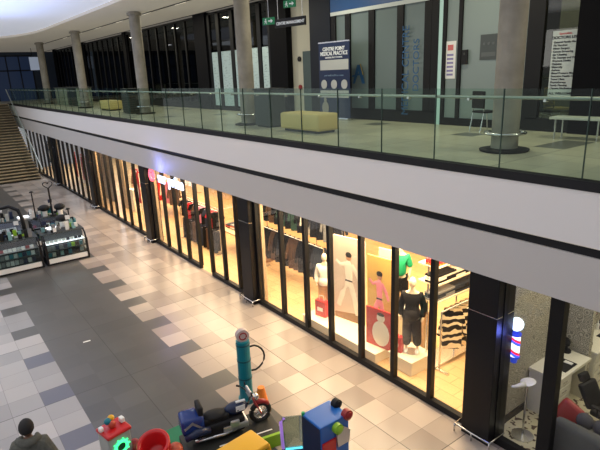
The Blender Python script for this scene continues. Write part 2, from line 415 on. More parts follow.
# medical practice windows
w = window(11, -14.0, -9.55, [-13.17, -12.1, -10.93, -9.92], y=YU, z0=wb, z1=CZ-.06, w=.24, gm=FROST, sill=.35)
# blue header band on the glazing + white line
MB().box(-2.2, 1.9, -.075, -.068, 3.35, 4.05).build('window_film', mat('blue_film', (.015, .07, .22), .4), w)
MB().box(-2.2, 1.9, -.078, -.07, 3.25, 3.36).build('film_stripe', mat('white_film', (.55, .6, .6), .4), w)
# door bay
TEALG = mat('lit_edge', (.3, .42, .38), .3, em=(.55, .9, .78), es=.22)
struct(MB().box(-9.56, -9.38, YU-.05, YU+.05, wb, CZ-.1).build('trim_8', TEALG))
FROST2 = mat('frosted_glass_pale', (.17, .21, .20), .3, em=(.5, .62, .6), es=.05)
w2 = window(12, -9.42, -6.9, [-8.87], y=YU, z0=wb, z1=CZ-.06, w=.11, gm=FROST2, sill=.2)
w3 = window(13, -6.9, -4.9, [-5.66], y=YU, z0=wb, z1=CZ-.06, w=.28, gm=glass('clear_dim', (.55, .58, .5), .05), sill=.3)
w4 = window(14, -4.9, XR, [-3.2, -1.2], y=YU, z0=wb, z1=CZ-.06, w=.3, gm=DGLASS, sill=.3)
struct(MB().box(-5.82, -4.9, YU-.16, YU+.2, wb, CZ).build('wall_pier', PIER))
struct(MB().box(-7.2, XR, 13.6, 13.7, 4.9, CZ).build('wall_inner', mat('dim_inner', (.30, .30, .22), .8)))

# signs on the upper floor -------------------------------------------------
WINK = mat('white_ink', (.75, .78, .8), .5, em=(.8, .85, .9), es=.12)
# roll up banner
t = thing('banner_stand', 'dark blue roll up banner of the medical practice with white circles', 'banner', (-13.28, 11.35, 4.9))
BN = mat('banner_blue', (.007, .02, .075), .5)
MB().box(-.75, .75, -.012, .012, .08, 2.40).build('banner_panel', BN, t)
MB().box(-.77, .77, -.12, .12, 0, .08, bev=.02).build('base', CHROME, t)
MB().box(-.76, .76, -.02, .02, 2.40, 2.44).build('top_bar', CHROME, t)
MB().box(-.68, .70, -.02, -.013, 1.57, 1.88).build('white_strip', mat('strip_white', (.5, .52, .52), .6), t)
MB().box(-.70, .70, -.02, -.013, .70, .80).build('white_strip', bpy.data.materials['strip_white'], t)
MB().box(-.70, .70, -.02, -.013, .84, .93).build('white_strip', bpy.data.materials['strip_white'], t)
for x in (-.5, 0, .5): MB().cyl((x, -.018, 1.12), .145, .008, 20, axis='Y').build('round_badge', bpy.data.materials['strip_white'], t)
text('CENTRE POINT', .155, WINK, t, (0, -.016, 2.21), bold=.003); text('MEDICAL PRACTICE', .165, WINK, t, (0, -.016, 2.07), bold=.003, sx=.9)
text('GENERAL PRACTITIONERS', .07, WINK, t, (0, -.016, 1.95)); text('your family healthcare centre', .08, mat('pale_blue_ink', (.2, .3, .45), .5), t, (0, -.016, 1.40))
MB().sph((-.45, -.024, .36), .17, (1, .05, 1.3)).sph((-.45, -.026, .62), .07, (1, .1, 1.2)).build('doctor_picture', mat('portrait_grey', (.35, .33, .3), .6), t)
# blue letter emblem on the window
t = thing('window_emblem', 'blue letter shaped emblem with a yellow swoosh stuck on the frosted window', 'emblem', (-12.66, YU-.08, 6.30)); t.scale = (.8, 1, .7)
MB().prism([(-.32, -.4), (-.2, -.4), (.02, .15), (.22, -.4), (.38, -.4), (.1, .42), (-.06, .42)], .006).build('letter_shape', M['blueink'], t)
MB().prism([(-.36, -.12), (.1, -.02), (.1, .06), (-.36, -.04)], .008).build('cross_stroke', M['blueink'], t)
MB().tube([(.12, 0, .45), (.2, 0, .2), (.28, 0, -.02)], .02, 6).build('swoosh', mat('dull_gold', (.25, .2, .05), .5), t)
t = text('MEDICAL CENTRE', .36, M['blueink'], None, (-10.66, YU-.09, 6.35), rot=(PI/2, -PI/2, 0), sx=.85, name='window_lettering'); tag(t, 'tall vertical blue lettering reading medical centre on frosted glass', 'lettering')
t = text('DOCTORS', .30, M['blueink'], None, (-10.27, YU-.09, 6.5), rot=(PI/2, -PI/2, 0), name='window_lettering'); tag(t, 'shorter vertical blue lettering on the right of the same frosted pane', 'lettering')
# small notices
t = thing('notice', 'small white and pink notice sheet on the glass door', 'notice', (-9.17, YU-.02, 6.12))
MB().box(-.17, .17, 0, .008, 0, .95).build('sheet', M['paper'], t)
MB().box(-.09, .09, -.004, 0, .72, .86).build('red_block', mat('notice_red', (.6, .15, .15), .6), t)
for k in range(6): MB().box(-.1, .1, -.004, 0, .08+k*.1, .13+k*.1).build('text_line', mat('notice_blue', (.25, .22, .45), .6) if k == 0 else bpy.data.materials['notice_blue'], t)
t = thing('wall_plaque', 'grey square plaque beside the door with faint figures', 'plaque', (-8.02, YU-.03, 6.86))
MB().box(-.25, .25, 0, .02, -.3, .3, bev=.008).build('plate', mat('plaque', (.05, .06, .06), .4), t)
MB().box(-.2, .2, -.006, 0, -.22, -.12).build('lower_bar', mat('plaque_hi', (.09, .10, .10), .4), t)
for k in range(3): MB().cyl((-.13+k*.13, -.004, .08), .035, .01, 10, axis='Y').build('figure', bpy.data.materials['plaque_hi'], t)
t = thing('door_reader', 'small black intercom box mounted beside the glass door', 'intercom', (-8.68, YU-.09, 6.65))
MB().box(-.09, .09, 0, .04, -.18, .18, bev=.01).build('housing', BLACKM, t); MB().cyl((0, -.004, .08), .03, .01, 10, axis='Y').build('lens', M['greybox'], t)
# treatment list
t = thing('price_list', 'large white list of medical treatments hung in the dark window', 'poster', (-6.13, YU-.02, 5.72))
MB().box(-.31, .31, -.005, .005, -.1, 1.72).build('sheet', mat('list_white', (.50, .56, .55), .6), t)
text('Specialists', .075, M['redink'], t, (0, -.008, 1.64)); text('DOCTORS LIST', .095, M['ink'], t, (0, -.008, 1.54), bold=.002)
LN = ['General Family Medicine', 'Flu Vaccines', 'Minor Surgery', 'Cancer Screening', 'Ear Cleaning', 'On Therapy and Wound Care', 'Womens Health', 'Diabetes', 'Maternity', 'Asthma', 'Blood Pressure Monitoring', 'Executive Health Checks', 'Travel Clinic', 'Physiotherapy', 'Family Planning', 'Chronic Medication Plans']
for k, l in enumerate(LN): text(l, .068, M['ink'], t, (-.27, -.008, 1.42-k*.082), align='LEFT', bold=.0015)
text('ALL WELCOME', .085, M['ink'], t, (0, -.008, .05), bold=.002)
# hanging direction sign
t = thing('hanging_sign', 'black hanging direction sign with white lettering beside the exit sign', 'sign', (-11.80, 8.6, 7.60), math.radians(9))
MB().box(-.56, .56, -.03, .03, 0, .22, bev=.005).build('sign_board', BLACKM, t)
text('CENTRE MANAGEMENT', .105, WINK, t, (.03, -.036, .1), sx=.92, bold=.002)
for x in (-.45, .45): MB().tube([(x, 0, .2), (x, 0, CZ-7.60)], .008, 6).build('hanger', CHROME, t)
def exit_sign(x, y, z, lab, rz=.35):
    t = thing('exit_sign', lab, 'sign', (x, y, z), rz)
    MB().box(-.2, .2, -.02, .02, 0, .19).build('panel', mat('exit_green', (.0, .12, .05), .5, em=(.0, .35, .12), es=.15), t)
    MB().tube([(0, 0, .19), (0, 0, CZ-z)], .008, 6).build('hanger', CHROME, t)
    g = MB(); g.cyl((-.09, -.024, .145), .018, .006, 10, axis='Y'); g.tube([(-.09, -.024, .12), (-.1, -.024, .08), (-.13, -.024, .03)], .011, 6)
    g.tube([(-.1, -.024, .08), (-.06, -.024, .05), (-.06, -.024, .02)], .011, 6); g.tube([(-.14, -.024, .09), (-.09, -.024, .11), (-.05, -.024, .09)], .009, 6)
    g.prism([(.0, .08), (.09, .08), (.09, .04), (.16, .095), (.09, .15), (.09, .11), (0, .11)], .006, M=Matrix.Translation((0, -.024, 0)))
    g.build('running_figure', WINK, t)
exit_sign(-13.25, 8.9, 7.78, 'green running man exit sign hanging left of the black sign')
exit_sign(-12.75, 9.3, 8.2, 'green exit sign hanging higher, above the black direction sign')
for k, z in enumerate((6.9, 5.9)):
    t = MB().cyl((0, 0, 0), .09, .05, 16, axis='Y').build('wall_button', BLACKM if k == 0 else M['dkred'], loc=(-15.95, YU+.075, z)); tag(t, ['round black wall device on the pale corridor wall', 'round red alarm button on the pale corridor wall'][k], 'wall device')

# upper furniture ----------------------------------------------------------
def ottoman(x, y, lab, sx=1.75, sy=.6, rz=0):
    t = thing('ottoman', lab, 'ottoman', (x, y, 4.9), rz, 'yellow ottoman seats')
    MB().box(-sx/2, sx/2, -sy/2, sy/2, .06, .5, bev=.07).build('cushion', M['yel_up'], t, smooth=True)
    MB().box(-sx/2+.1, sx/2-.1, -sy/2+.08, sy/2-.08, 0, .07).build('plinth', BLACKM, t)
    return t
ottoman(-11.27, 8.70, 'long yellow leather ottoman in front of the medical banner', rz=.0, sx=1.68, sy=.72)
ottoman(-28.5, 8.85, 'small yellow leather ottoman between the far concrete columns', sx=1.7, sy=.7)
def bin_(x, y, lab, w=.8):
    t = thing('planter_bin', lab, 'bin', (x, y, 4.9), 0, 'dark square bins on the upper floor')
    MB().box(-w/2, w/2, -.3, .3, .04, 1.06, bev=.02).build('body', M['greybox'], t)
    MB().box(-w/2-.02, w/2+.02, -.32, .32, 1.06, 1.12, bev=.01).build('lid', BLACKM, t)
    MB().box(-w/2+.05, w/2-.05, -.25, .25, 0, .05).build('plinth', BLACKM, t)
bin_(-13.35, 8.85, 'dark square bin standing right of the second column'); bin_(-24.5, 8.6, 'dark square bin standing left of the third column', 1.0)
# bench
t = thing('bench', 'small white topped bench at the right edge of the upper floor', 'bench', (-5.2, 11.0, 4.9), .05)
MB().box(-.55, .55, -.2, .2, .4, .45, bev=.01).build('seat', mat('bench_top', (.6, .62, .55), .4), t)
for x in (-.42, .42): MB().tube([(x, -.17, 0), (x, -.17, .4)], .018, 8).tube([(x, .17, 0), (x, .17, .4)], .018, 8).build('leg', CHROME, t)
# chair behind column
def vchair(x, y, z, rz, lab, m=None, name='chair'):
    m = m or BLACKM
    t = thing(name, lab, 'chair', (x, y, z), rz)
    MB().box(-.22, .22, -.22, .22, .44, .49, bev=.015).build('seat', m, t)
    MB().box(-.22, .22, .19, .24, .55, .95, bev=.015).build('backrest', m, t)
    for sx in (-.2, .2):
        MB().tube([(sx, -.24, 0), (sx, -.2, .44)], .014, 8).build('leg', CHROME, t)
        MB().tube([(sx, .28, 0), (sx, .2, .45), (sx, .22, .9)], .014, 8).build('leg', CHROME, t)
vchair(-7.55, 11.2, 4.9, PI*.9, 'black chair standing outside the shop just left of the near column')
PL_ = bpy.data.objects['price_list']; PL_.scale = (.92, 1, .80)
# inside medical waiting room: yellow chair and stool
vchair(-6.6, 12.7, 4.9, 2.6, 'yellow chair inside the window below the white list', M['yel_up'], 'waiting_chair')

# information counter at the far end of upper floor
t = thing('information_desk', 'pale panelled counter with a dark opening at the far end of the upper floor', 'counter', (-38.6, 9.4, 4.9))
MB().box(-2.6, .6, -.4, .4, 0, 1.1, bev=.02).build('counter_body', mat('desk_pale', (.32, .34, .24), .6), t)
MB().box(.7, 3.0, -.38, .42, 0, .95, bev=.02).build('dark_cabinet', M['greybox'], t); MB().box(3.05, 3.6, -.4, .4, 0, 1.1, bev=.02).build('end_panel', bpy.data.materials['desk_pale'], t)
MB().box(-2.7, 3.7, -.45, .45, 1.1, 1.16).build('worktop', M['greybox'], t)
t = thing('light_box_sign', 'blank pale lit sign panel at the far end wall behind the last column', 'sign', (-50.0, 9.88, 7.45))
MB().box(-.1, .1, -.55, .5, 0, 1.05, bev=.02).build('panel', mat('lit_panel', (.5, .55, .65), .5, em=(.5, .6, .8), es=.25), t)
MB().tube([(0, -.3, 1.05), (0, -.3, CZ-7.45)], .02, 6).tube([(0, .3, 1.05), (0, .3, CZ-7.45)], .02, 6).build('hanger', BLACKM, t)
t = thing('ceiling_lamp', 'small round bright lamp under the far ceiling edge', 'lamp', (-44, 4.5, CZ-.12))
MB().lathe([(.2, 0), (.25, .06), (.25, .12)], n=16).build('housing', M['white'], t); MB().cyl((0, 0, -.01), .18, .03, 16).build('diffuser', mat('lamp_glow', (1, 1, 1), .5, em=(1, 1, 1), es=9), t)

# ------------------------------------------------------------------ stairs at far left
st = thing('staircase', 'wide timber staircase rising to the upper floor at the far end', 'staircase', (-39.3, 0, 0), kind='thing')
n = 28; run = 8.5/n; rise = 4.9/n
b = MB(); bb = MB()
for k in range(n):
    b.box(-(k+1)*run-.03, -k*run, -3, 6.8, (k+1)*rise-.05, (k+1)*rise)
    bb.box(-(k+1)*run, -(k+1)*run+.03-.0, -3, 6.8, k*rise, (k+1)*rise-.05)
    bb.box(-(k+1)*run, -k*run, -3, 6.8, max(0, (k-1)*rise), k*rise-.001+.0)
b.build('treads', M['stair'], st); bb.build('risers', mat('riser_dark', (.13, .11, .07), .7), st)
g = MB()
for k in range(n): g.box(-(k+1)*run, -(k+.45)*run, 6.1, 6.8, (k+1)*rise+.001, (k+1)*rise+.012)
g.build('tread_edging', BLACKM, st)
MB().tube([(0.5, 6.86, .75), (-8.5, 6.86, 6.0)], .035, 8).build('handrail', mat('stair_rail', (.45, .5, .48), .35, .3), st)
gm = MB(); gm.bm.faces.new([gm.bm.verts.new(p) for p in ((.4, 6.86, 0.0), (-8.5, 6.86, 4.8), (-8.5, 6.86, 5.95), (.4, 6.86, .7))]); gm.build('side_glass', GGLASS, st)

# ------------------------------------------------------------------ illuminated shop sign
t = thing('shop_sign', 'glowing white and blue shop name letters with a red round emblem on the fascia', 'sign', (-17.45, 7.05, 2.93))
SGN = mat('sign_white', (.9, .92, 1), .4, em=(.55, .68, 1.0), es=1.7)
RED = mat('sign_red', (1, .15, .2), .4, em=(1, .12, .18), es=1.6)
e = MB(); e.tube([(-1.5+.2*math.cos(a*PI/10), 0, .2*math.sin(a*PI/10)) for a in range(20)], .055, 8, closed=True); e.sph((-1.5, 0, 0), .07, (1, .3, 1)); e.build('emblem', RED, t)
text('mr price', .56, SGN, t, (.25, -.02, .0), ext=.02, bold=.010, sx=1.12)
MB().box(-1.75, 1.55, .03, .045, .20, .24).build('mounting_bar', BLACKM, t)

# ------------------------------------------------------------------ SHOP CONTENTS
def outline(kind):
    if kind == 'coat':
        return [(-.07, .0), (-.24, -.05), (-.33, -.55), (-.25, -.57), (-.2, -.22), (-.22, -.88), (.22, -.88), (.2, -.22), (.25, -.57), (.33, -.55), (.24, -.05), (.07, 0), (.03, -.04), (-.03, -.04)]
    if kind == 'shirt':
        return [(-.07, 0), (-.22, -.05), (-.31, -.25), (-.23, -.30), (-.18, -.2), (-.19, -.68), (.19, -.68), (.18, -.2), (.23, -.30), (.31, -.25), (.22, -.05), (.07, 0), (.03, -.03), (-.03, -.03)]
    return [(-.17, 0), (-.20, -.85), (-.06, -.86), (0, -.3), (.06, -.86), (.20, -.85), (.17, 0)]
PROTO = {}
def garment(kind, m, loc, rz, label, group):
    key = (kind, m.name)
    if key not in PROTO:
        t = thing({'coat': 'hanging_coat', 'shirt': 'hanging_shirt', 'pants': 'hanging_trousers'}[kind], label, {'coat': 'coat', 'shirt': 'shirt', 'pants': 'trousers'}[kind], loc, rz, group)
        MB().prism(outline(kind), .09).build('cloth', m, t, bev=.02)
        MB().tube([(-.2, 0, -.04), (0, 0, .02), (.2, 0, -.04)], .008, 6).tube([(0, 0, .02), (0, 0, .07), (.02, 0, .1), (.0, 0, .12)], .006, 6).build('hanger', CHROME, t)
        PROTO[key] = t; return t
    return dup(PROTO[key], loc, rz, label, group)
def rail(x0, x1, y, z, lab, legs=True, z0=0, rz=0):
    L = x1-x0
    t = thing('clothes_rail', lab, 'clothes rail', ((x0+x1)/2, y, z0), rz)
    b = MB().tube([(-L/2, 0, z-z0), (L/2, 0, z-z0)], .018, 8); b.build('bar', CHROME, t)
    for s in (-L/2, L/2): MB().tube([(s, 0, 0), (s, 0, z-z0)], .02, 8).box(s-.03, s+.03, -.25, .25, 0, .04).build('upright', CHROME, t)
    return t
def hang_row(x0, x1, y, z, mats, kind, grp, labf, step=.3, rz=.5):
    n = int((x1-x0)/step); 
    for k in range(n):
        m, cn = mats[k % len(mats)]
        garment(kind, m, (x0+step*(k+.5), y+.0, z-.12), rz+random.uniform(-.15, .15), labf % cn, grp)
M['brown_cloth'] = mat('brown_cloth', (.10, .05, .025), .9); M['jean'] = mat('dark_denim', (.018, .026, .045), .9)
K, G, Wc, Br, Je, Ol = (M['cloth_k'], 'black'), (mat('dark_green_cloth', (.03, .09, .06), .85), 'dark green'), (M['cloth_w'], 'cream'), (M['brown_cloth'], 'brown'), (M['jean'], 'dark blue'), (M['cloth_g'], 'grey')
# two tier gondola rack (left part of bay A)
rail(-14.4, -11.1, 8.95, 1.5, 'low steel clothes rail of dark garments behind the leftmost clothing shop panes')
rail(-14.9, -10.9, 9.5, 2.5, 'tall steel clothes rail of coats and shirts at the back of the clothing shop')
hang_row(-14.4, -11.1, 8.95, 1.5, [Je, K, K, Br, K, Je, K, Br, Br, K, K, K], 'coat', 'garments on the low clothes rail', '%s garment on the low rail behind the left shop panes', .25, .75)
hang_row(-14.9, -10.9, 9.5, 2.5, [K, Br, K, G, K, G, K, Wc, K, K, Ol, K], 'coat', 'garments on the tall back clothes rail', '%s garment on the tall back rail of the clothing shop', .33, .7)
# back wall rails through the store
rail(-27, -16.5, 12.6, 2.1, 'long clothes rail at the back wall of the left part of the shop')
RD = (M['red'], 'red'); PK = (M['pink'], 'pink')
hang_row(-27, -16.5, 12.6, 2.1, [K, Wc, RD, Br, K, Je, K, K], 'coat', 'garments on the long back wall rail', '%s garment on the long back wall rail', .5, .3)
def cube_stand(x, y, w, d, h, m, lab, name='display_block', cat='display block', z=0):
    t = thing(name, lab, cat, (x, y, z))
    MB().box(-w/2, w/2, -d/2, d/2, 0, h, bev=.01).build('body', m, t); MB().box(-w/2-.01, w/2+.01, -d/2-.01, d/2+.01, h, h+.03).build('top', m, t)
    return t
PAPERH = mat('podium_white', (.85, .78, .6), .5)
# long podium by window
t = thing('window_podium', 'long low white podium just inside the clothing shop window', 'podium', (-8.75, 7.85, 0))
MB().box(-1.45, 1.25, -.38, .42, 0, .22, bev=.01).build('body', PAPERH, t); MB().box(-1.47, 1.27, -.40, .44, .22, .25).build('top', PAPERH, t)
# kid poster with plain figure
def figure_poster(x, y, z, w, h, rz, lab, main, arms=True, bg=None, fig=None):
    t = thing('display_poster', lab, 'poster', (x, y, z), rz)
    MB().box(-w/2, w/2, -.015, .015, 0, h).build('panel', bg or mat('poster_white', (.62, .50, .40), .6), t)
    MB().prism([(-w*.48, .0), (w*.48, 0), (w*.48, .13*h), (-w*.48, .07*h)], .004, M=Matrix.Translation((0, -.0175, 0))).build('ground_patch', M['brown'], t)
    f = MB(); s = h
    T = Matrix.Translation((0, -.02, 0))
    k_ = min(1, w/(.48*h)); q = lambda x, z: (x*s*k_, -.006, z*s)
    f.tube([q(0, .42), q(.0, .55), q(-.01, .68), q(-.01, .73)], [.045*s*k_, .055*s*k_, .06*s*k_, .025*s*k_], 10)
    f.tube([q(-.05, .69), q(-.13, .66), q(-.20, .71)], [.03*s*k_, .027*s*k_, .022*s*k_], 8)
    f.tube([q(.04, .69), q(.12, .60), q(.17, .50)], [.03*s*k_, .03*s*k_, .022*s*k_], 8)
    f.tube([q(-.02, .46), q(-.10, .33), q(-.17, .16)], [.045*s*k_, .038*s*k_, .034*s*k_], 8)
    f.tube([q(.02, .46), q(.08, .30), q(.13, .10)], [.045*s*k_, .038*s*k_, .034*s*k_], 8)
    for v in f.bm.verts: v.co.y = -.017 + (v.co.y+.006)*.12
    f.build('figure_clothes', fig or M['cloth_w'], t)
    MB().sph((0, -.02, .775*s), .038*s, (1, .15, 1.2)).build('figure_face', mat('portrait_skin', (.5, .27, .15), .6), t); MB().sph((0, -.024, .80*s), .043*s, (1, .15, .8)).build('figure_hair', M['hair'], t)
    MB().box(-.055*s*k_, .055*s*k_, -.03, -.024, .485*s, .505*s).build('belt', M['ink'], t)
    for sx in (-1, 1): MB().tube([(sx*w*.4, .03, 0), (sx*w*.4, .03, h*.9)], .015, 6).build('support', CHROME, t)
    return t
figure_poster(-9.1, 8.15, .25, .98, 2.25, .18, 'large white poster of a child in a martial arts suit standing on the podium', None)
pp = figure_poster(-7.98, 8.10, .25, .72, 2.05, .15, 'second tall poster with figures in red and pink beside the white one', None, bg=mat('poster_warm', (.60, .38, .10), .6), fig=M['pink'])
figure_poster(-8.12, 8.52, .0, .55, 2.35, .15, 'narrow white poster with a pink figure left of the green t-shirt mannequin', None, fig=M['dkred'])
b = thing('display_poster', 'red lower poster panel with white child figure in front of the tall posters', 'poster', (-7.62, 7.78, .25), .15)
MB().box(-.42, .42, -.012, .012, 0, .95).build('panel', M['red'], b); MB().sph((0, -.02, .36), .24, (1, .05, 1.3)).sph((0, -.022, .76), .11, (1, .1, 1.1)).build('figure_clothes', M['cloth_w'], b); MB().sph((0, -.025, .84), .1, (1, .1, .5)).build('figure_hair', M['hair'], b)
# child mannequin at left of poster (cream top, brown trousers)
def body_mesh(name, pts, edges, radii, m, parent, sub=2):
    me = bpy.data.meshes.new(name); me.from_pydata(pts, edges, []); o = link(bpy.data.objects.new(name, me)); me.materials.append(m)
    sk = o.modifiers.new('skin', 'SKIN'); 
    for i, r in enumerate(radii):
        v = me.skin_vertices[0].data[i]; v.radius = r if isinstance(r, tuple) else (r, r)
    me.skin_vertices[0].data[0].use_root = True
    sb = o.modifiers.new('sub', 'SUBSURF'); sb.levels = sub; sb.render_levels = sub
    if parent: o.parent = parent
    return o
def mannequin(x, y, z, h, rz, lab, top, legs, head=True, skin=None):
    lng = head
    t = thing('mannequin', lab, 'mannequin', (x, y, z), rz); s = h/1.8; sk = skin or M['skinm']
    S = lambda l: [(a*s, b*s, c*s) for a, b, c in l]
    # continuous skin body
    P = S([(0, 0, .95), (0, .0, 1.18), (0, .0, 1.42), (0, -.01, 1.52), (0, -.02, 1.60), (-.19, 0, 1.40), (-.25, .03, 1.12), (-.23, -.08, .88), (-.22, -.11, .80), (.19, 0, 1.40), (.25, .03, 1.12), (.23, -.08, .88), (.22, -.11, .80), (-.09, 0, .88), (-.10, -.02, .5), (-.11, .02, .1), (-.12, -.1, .04), (.09, 0, .88), (.11, -.01, .5), (.13, .03, .1), (.14, -.09, .04)])
    E = [(0, 1), (1, 2), (2, 3), (3, 4), (2, 5), (5, 6), (6, 7), (7, 8), (2, 9), (9, 10), (10, 11), (11, 12), (0, 13), (13, 14), (14, 15), (15, 16), (0, 17), (17, 18), (18, 19), (19, 20)]
    R = [r*s for r in (.05, .06, .08, .05, .05, .05, .04, .03, .022, .05, .04, .03, .022, .07, .05, .035, .028, .07, .05, .035, .028)]
    body_mesh('body', P, E, R, sk, t)
    if head: MB().sph((0, -.02*s, 1.68*s), .10*s, (.8, 1, 1.2)).build('head', sk, t, smooth=True)
    P = S([(0, 0, .84), (0, 0, 1.12), (0, 0, 1.38), (-.17, 0, 1.39), (-.25, .03, 1.10), (.17, 0, 1.39), (.25, .03, 1.10)]+([(-.23, -.08, .89), (.23, -.08, .89)] if lng else []))
    body_mesh('top', P, [(0, 1), (1, 2), (2, 3), (3, 4), (2, 5), (5, 6)]+([(4, 7), (6, 8)] if lng else []), [r*s for r in (.175, .165, .16, .10, .08, .10, .08)+((.06, .06) if lng else ())], top, t)
    if lng: MB().lathe([(.13*s, .80*s), (.19*s, .84*s), (.195*s, .96*s), (.15*s, 1.08*s)], n=20).build('hem', top, t, smooth=True)
    P = S([(0, 0, .98), (-.09, 0, .86), (-.10, -.02, .5), (-.11, .02, .14), (.09, 0, .86), (.11, -.01, .5), (.13, .03, .14)])
    body_mesh('trousers', P, [(0, 1), (1, 2), (2, 3), (0, 4), (4, 5), (5, 6)], [r*s for r in (.17, .13, .115, .10, .13, .115, .10)], legs, t)
    for sx in (-.115, .135): MB().sph((sx*s, -.05*s, .05*s), .06*s, (.8, 1.9, .8)).build('shoe', M['white'], t, smooth=True)
    MB().cyl((0, 0, .008), .16*s, .016, 20).build('base', CHROME, t)
    return t
mannequin(-10.02, 8.1, .25, 1.62, .7, 'child mannequin in cream jacket and tan trousers left of the white poster', M['cloth_w'], mat('tan_trousers', (.45, .24, .08), .8))
# main mannequin on plinth
t = thing('plinth', 'low white plinth below the mannequin dressed in black', 'plinth', (-6.95, 8.02, 0)); MB().box(-.33, .33, -.33, .33, .0, .30, bev=.01).build('body', PAPERH, t); MB().box(-.35, .35, -.35, .35, .30, .34).build('top', PAPERH, t)
mannequin(-6.95, 8.05, .34, 1.80, .6, 'mannequin dressed in a black hooded outfit on the low white plinth', M['cloth_k'], M['cloth_k'])
mannequin(-8.25, 9.08, .63, 1.80, .5, 'headless mannequin in a bright green t-shirt behind the black one', M['green'], M['cloth_k'], head=False)
cube_stand(-8.25, 9.08, .7, .7, .60, PAPERH, 'white display block carrying the green t-shirt mannequin')
# red paper bags
def bag(x, y, z, lab, m=M['red'], s=1, rz=.2):
    t = thing('paper_bag', lab, 'bag', (x, y, z), rz)
    MB().box(-.13*s, .13*s, -.06*s, .06*s, 0, .34*s).build('body', m, t); MB().tube([(-.06*s, 0, .34*s), (-.05*s, 0, .44*s), (.05*s, 0, .44*s), (.06*s, 0, .34*s)], .006, 6).build('handle', M['white'], t)
    MB().box(-.07*s, .07*s, -.064*s, -.061*s, .12*s, .2*s).build('white_mark', M['white'], t)
bag(-9.80, 7.80, .25, 'red paper bag on the podium below the cream mannequin', s=1.3); bag(-7.2, 7.85, .34, 'red paper bag beside the feet of the black mannequin', s=1.1)
# green hat, shelf unit ------------------------------------------------
def shelf_unit(x, y, rz, lab):
    t = thing('shelf_unit', lab, 'shelf', (x, y, 0), rz)
    for sx in (-1.0, 0, 1.0): MB().tube([(sx, .0, 0), (sx, .0, 2.75)], .022, 8).build('upright', CHROME, t)
    for z in (1.62, 2.02, 2.42): MB().box(-1.02, 1.02, -.25, .27, z-.03, z).build('shelf_board', mat('shelf_pale', (.75, .62, .45), .5) if z == 1.62 else bpy.data.materials['shelf_pale'], t)
    MB().box(-1.02, 1.02, -.25, .27, 0, .06).build('base', CHROME, t)
    return t
sx0, sy0, srz = -6.72, 9.28, .0
shelf_unit(sx0, sy0, PI/2, 'tall steel shelf unit with folded clothes at the right of the clothing shop')
FOLD = None
fm = [(M['cloth_k'], 'black'), (M['cloth_g'], 'grey'), (M['red'], 'red'), (M['cloth_w'], 'cream'), (M['jean'], 'dark blue'), (mat('orange_cloth', (.65, .13, .02), .8), 'orange')]
fold_proto = {}
def folded(x, y, z, i, lab, grp):
    if i not in fold_proto:
        b = MB()
        o = b.box(-.15, .15, -.19, .19, 0, .045, bev=.015).build('folded_garment', fm[i][0]); tag(o, lab, 'folded clothes', grp); o.location = (x, y, z); fold_proto[i] = o; return o
    o = fold_proto[i].copy(); link(o); o.location = (x, y, z); o['label'] = lab; o['group'] = grp; return o
for zi, (z, cols) in enumerate(((1.62, (4, 1, 4, 0, 4, 0)), (2.02, (3, 0, 3, 0, 0, 0)), (2.42, (2, 5, 2, 0, 0, 3)))):
    for k in range(6):
        for s in range(4 if zi < 2 else 3):
            c = cols[k] if (s+k) % 3 else cols[(k+1) % 6]
            folded(sx0+.06, sy0-.83+k*.33, z+s*.047, c, '%s folded garment on the %s shelf of the tall unit' % (fm[c][1], ('lowest', 'middle', 'top')[zi]), '%s folded garments on the %s shelf' % (fm[c][1], ('lowest', 'middle', 'top')[zi]))
# zebra garments hung under shelf, and wooden panels
ZB = bpy.data.materials.new('zebra_cloth'); ZB.use_nodes = True; N = NT(ZB); nt = ZB.node_tree; p = nt.nodes['Principled BSDF']
tc = nt.nodes.new('ShaderNodeTexCoord'); wv = nt.nodes.new('ShaderNodeTexWave'); wv.bands_direction = 'Z'; wv.inputs['Scale'].default_value = 1.7; wv.inputs['Distortion'].default_value = 5; wv.inputs['Detail Scale'].default_value = 2
nt.links.new(tc.outputs['Object'], wv.inputs['Vector']); nt.links.new(N.mix(N.m('GREATER_THAN', wv.outputs['Fac'], .55), (.015, .012, .012), (.85, .72, .5)), p.inputs['Base Color']); p.inputs['Roughness'].default_value = .9
rail(-7.2, -5.56, 9.15, 1.42, 'short low clothes rail of striped garments below the shelf unit', rz=PI/2)
for k in range(7): garment('coat', ZB, (-6.38, 8.72+k*.18, 1.30), .9+random.uniform(-.15, .15), 'black and cream striped garment on the short rail below the shelf unit', 'striped garments on the short low rail')
for k, x in enumerate((-7.46, -7.27, -7.09)):
    cube_stand(x, 8.66+k*.02, .15, .3, 1.05, M['wood'], 'tall narrow pale wooden display block, %s of three beside the striped garments' % ('leftmost', 'middle', 'rightmost')[k])
